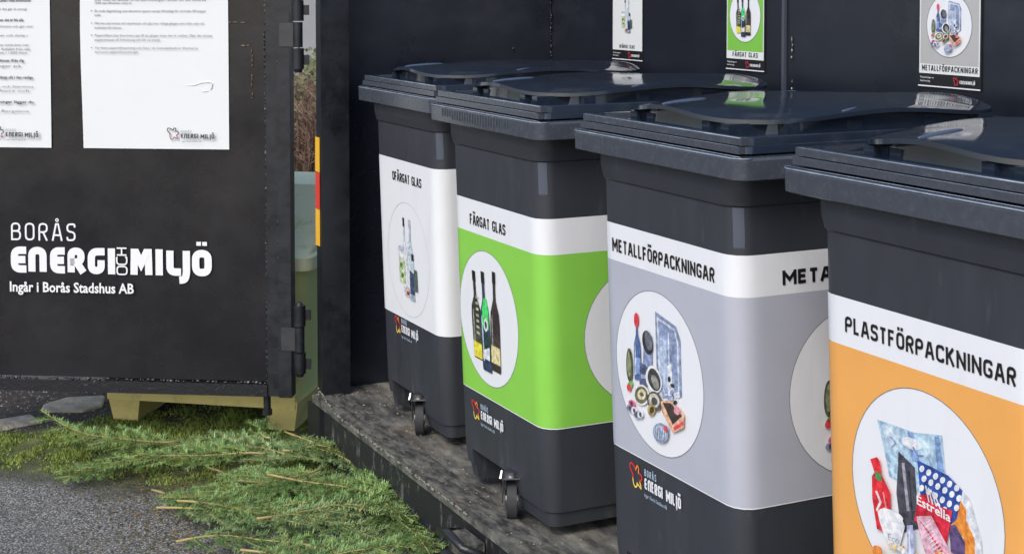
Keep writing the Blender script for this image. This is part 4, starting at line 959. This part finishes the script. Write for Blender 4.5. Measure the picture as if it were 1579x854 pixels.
# ------------------------------------------------------------------ cut spruce branches
M_stem = mat("spruce_stem", sr(168, 142, 100), .7, var=1, col2=sr(170, 162, 98), vscale=14, thr=(.4, .6))
def needle_mat(name, c1, c2):
    return mat(name, c1, .5, var=1, col2=c2, vscale=26, thr=(.38, .62))
M_need = [needle_mat("spruce_needles_a", sr(72, 112, 54), sr(150, 182, 106)), needle_mat("spruce_needles_b", sr(80, 118, 66), sr(164, 190, 128)), needle_mat("spruce_needles_c", sr(60, 100, 50), sr(132, 166, 96))]
def branch(base, tip, width, z, label, seed, stem_r=.0037, lift=.0):
    R = random.Random(seed); b = Vector(base); e = Vector(tip); L = (e - b).length; d = (e - b) / L; nrm = Vector((-d.y, d.x)); bend = R.uniform(-.17, .17) * L
    t = thing("spruce_branch", label, "branch", (b.x, b.y, -.2), 0, "cut spruce branches laid beside the container")
    def sp(f): 
        p = d * (L * f) + nrm * (bend * sin(pi * f)); return Vector((p.x, p.y, z + .012 + lift * f * f * 1.0 + .006 * sin(f * 9 + seed)))
    sb = bmesh.new(); tube(sb, [sp(i / 12) for i in range(13)], [stem_r * (1 - .7 * i / 12) for i in range(13)], 6)
    segs = [(sp(.12 + .88 * i / 10), sp(.12 + .88 * (i + 1) / 10), 1) for i in range(10)]
    n = int(L / .034)
    for i in range(n):
        f = .1 + .86 * i / n; sgn = 1 if i % 2 else -1; ln = width * (1 - .72 * f) * R.uniform(.75, 1.15) * min(1, .45 + f * 3)
        an = radians(R.uniform(38, 58)) * sgn; dd = Vector((d.x * cos(an) - d.y * sin(an), d.x * sin(an) + d.y * cos(an), R.uniform(-.02, .10) + lift)); p0 = sp(f); curve = -sgn * .18
        pts = []
        for k in range(6):
            q = k / 5; a2 = an + curve * q; d2 = Vector((d.x * cos(a2) - d.y * sin(a2), d.x * sin(a2) + d.y * cos(a2), 0)); pts.append(p0 + Vector((d2.x, d2.y, dd.z * (1 - q * .8))) * ln * q)
        tube(sb, pts, [stem_r * .42 * (1 - .6 * k / 5) for k in range(6)], 4)
        segs += [(pts[k], pts[k + 1], 1) for k in range(5)]
        m_ = int(ln / .045)
        for j in range(m_):
            q = .2 + .7 * j / max(1, m_); s2 = 1 if j % 2 else -1; l2 = ln * (1 - q) * .55 * R.uniform(.7, 1.2)
            if l2 < .03: continue
            a3 = an + curve * q + s2 * radians(R.uniform(32, 50)); p1 = pts[min(5, int(q * 5))]; p2 = p1 + Vector((d.x * cos(a3) - d.y * sin(a3), d.x * sin(a3) + d.y * cos(a3), R.uniform(-.05, .12))) * l2
            segs.append((p1, p2, .9))
            if l2 > .03: tube(sb, [p1, p2], [stem_r * .22, stem_r * .12], 3)
    obj("stem", sb, M_stem, t, smooth=True)
    V, F = [], []
    for a, c, k in segs:
        s = c - a; l = s.length
        if l < 1e-4: continue
        dr = s / l; u1 = dr.orthogonal().normalized(); u2 = dr.cross(u1)
        hz = dr.cross(Vector((0, 0, 1))); hz = hz.normalized() if hz.length > .1 else u1; up_ = hz.cross(dr)
        for i in range(int(l * 720 * k)):
            f = (i + R.random()) / (l * 720 * k); sd_ = 1 if i % 2 else -1
            th_ = R.gauss(0, .42) if i % 5 else R.uniform(.4, 2.7)       # mostly two flat rows, some over the top
            rad = hz * (cos(th_) * sd_) + up_ * sin(th_)
            nd = (dr * R.uniform(.55, .85) + rad).normalized(); nl = R.uniform(.013, .022); p = a + s * min(1, f)
            q_ = nd.cross(Vector((0, 0, 1))); q_ = (q_.normalized() if q_.length > .05 else u1) * .0012
            if p.z + nd.z * nl < .003: nd.z = abs(nd.z) * .3; nd.normalize()
            b_ = len(V); V += [p - q_ * .6, p + nd * nl * .55 - q_, p + nd * nl, p + nd * nl * .5 + q_, p + q_ * .6]; F.append((b_, b_ + 1, b_ + 2, b_ + 3, b_ + 4))
    me = bpy.data.meshes.new("needles"); me.from_pydata([tuple(v) for v in V], [], F); link("needles", me, t, [M_need[seed % 3]])
for m_ in M_need: add_scuffs_haze(m_, sr(128, 104, 60), .75, 6, (1, 1, 1), .60, .66)
for m_ in (M_floor,): add_scuffs_haze(m_, sr(176, 172, 160), .7, 34, (.7, 1.6, 1), .60, .70)
BR = [
 ((-3.98, 1.30), (-3.62, 1.62), .18, .04, "spruce branch tip just below the latch bracket"),
 ((-4.30, 1.60), (-3.72, 1.58), .20, .05, "spruce branch along the rail, its tip under the latch bracket"),
 ((-3.96, 1.12), (-3.82, 1.60), .22, .05, "spruce branch pointing at the latch bracket from the bottom edge"),
 ((-4.14, 1.22), (-4.02, 1.64), .22, .065, "spruce branch with upright side shoots near the rail"),
 ((-4.72, 1.48), (-4.60, 1.68), .14, .07, "small spruce spray in the corner by the post foot"),
 ((-5.096, 1.231), (-5.30, .80), .22, .035, "spruce branch farthest left, its cut end under the door"),
 ((-5.02, 1.52), (-5.17, 1.10), .20, .02, "spruce branch just in front of the grit bin feet"),
 ((-5.041, 1.16), (-4.86, .80), .20, .02, "spruce branch reaching over the mossy asphalt edge"),
 ((-4.784, 1.44), (-4.90, .95), .24, .04, "spruce branch with a brown forked stem, below the door bolt"),
 ((-4.66, 1.60), (-5.02, 1.30), .24, .03, "spruce branch lying against the foot of the post"),
 ((-4.93, 1.50), (-5.16, 1.56), .12, .05, "short spruce sprig sticking up near the post"),
 ((-4.556, 1.566), (-4.49, 1.02), .24, .05, "spruce branch with a long pale stem across the middle"),
 ((-4.96, 1.563), (-4.165, 1.74), .20, .06, "spruce branch pointing along the container rail"),
 ((-4.636, 1.031), (-4.28, 1.42), .22, .03, "spruce branch with its bare tan end nearest the asphalt"),
 ((-4.43, 1.06), (-4.22, 1.55), .22, .05, "spruce branch with a yellowish end over the asphalt"),
 ((-4.411, .993), (-3.92, 1.50), .24, .045, "long spruce branch at the bottom with a pale cut end"),
 ((-4.50, 1.36), (-3.93, 1.62), .22, .07, "spruce branch lying on top near the rail, stem exposed"),
 ((-4.05, 1.50), (-4.42, 1.66), .16, .08, "spruce branch turned back towards the post"),
 ((-4.25, 1.25), (-3.75, 1.62), .20, .03, "spruce branch at the lower right by the latch bracket"),
 ((-4.2, 1.0), (-3.95, 1.35), .22, .02, "spruce branch at the bottom edge of the view"),
 ((-4.62, 1.30), (-4.20, 1.66), .24, .02, "spruce branch buried in the middle of the pile"),
 ((-4.80, 1.25), (-4.50, 1.66), .24, .015, "spruce branch under the pile next to the post foot"),
]
for i, (b, e, wd, z, lab) in enumerate(BR): branch(b, e, wd, z, lab, 100 + i, lift=.10 if i == 5 else .0)

# ------------------------------------------------------------------ loose litter
def litter(name, label, cat, spots, m, ln, wd, seed):
    R = random.Random(seed); V, F = [], []
    for x, y, z in spots(R):
        a = R.uniform(0, 2 * pi); l = ln * R.uniform(.5, 1.2); w_ = wd * R.uniform(.6, 1.3); dx, dy = cos(a), sin(a); b = len(V); t = R.uniform(0, .004)
        V += [(x, y, z + .001), (x + dx * l * .5 - dy * w_, y + dy * l * .5 + dx * w_, z + .002 + t), (x + dx * l, y + dy * l, z + .001), (x + dx * l * .5 + dy * w_, y + dy * l * .5 - dx * w_, z + .002)]
        F += [(b, b + 1, b + 2), (b, b + 2, b + 3)]
    me = bpy.data.meshes.new(name); me.from_pydata(V, [], F); tag(link(name, me, None, [m]), label, cat, kind="stuff")
def near_pile(R):
    out = []
    while len(out) < 2600:
        f = R.random(); x = -5.2 + 1.3 * f + R.gauss(0, .12); y = 1.02 + .1 * sin(5 * f) + R.gauss(0, .13)
        if y < 1.62: out.append((x, y, -.2 + gh(x, y)))
    return out
litter("loose_needles", "loose spruce needles fallen around the cut branches", "needles", near_pile, mat("fallen_needle", sr(84, 84, 48), .8, var=1, col2=sr(140, 116, 76), vscale=30, thr=(.45, .6)), .016, .0009, 5)
def on_floor(R):
    out = []
    for _ in range(260): out.append((R.uniform(-4.88, -2.9), 1.645 + abs(R.gauss(0, .12)), .0065 if R.random() < .0 else .007))
    for _ in range(160): out.append((R.uniform(-4.9, -4.6), R.uniform(1.7, 2.2), .001))
    return out
litter("floor_crumbs", "small crumbs and bits of bark along the container floor", "dirt", on_floor, mat("floor_crumb", sr(96, 84, 66), .85, var=1, col2=sr(160, 150, 128), vscale=50), .008, .002, 6)
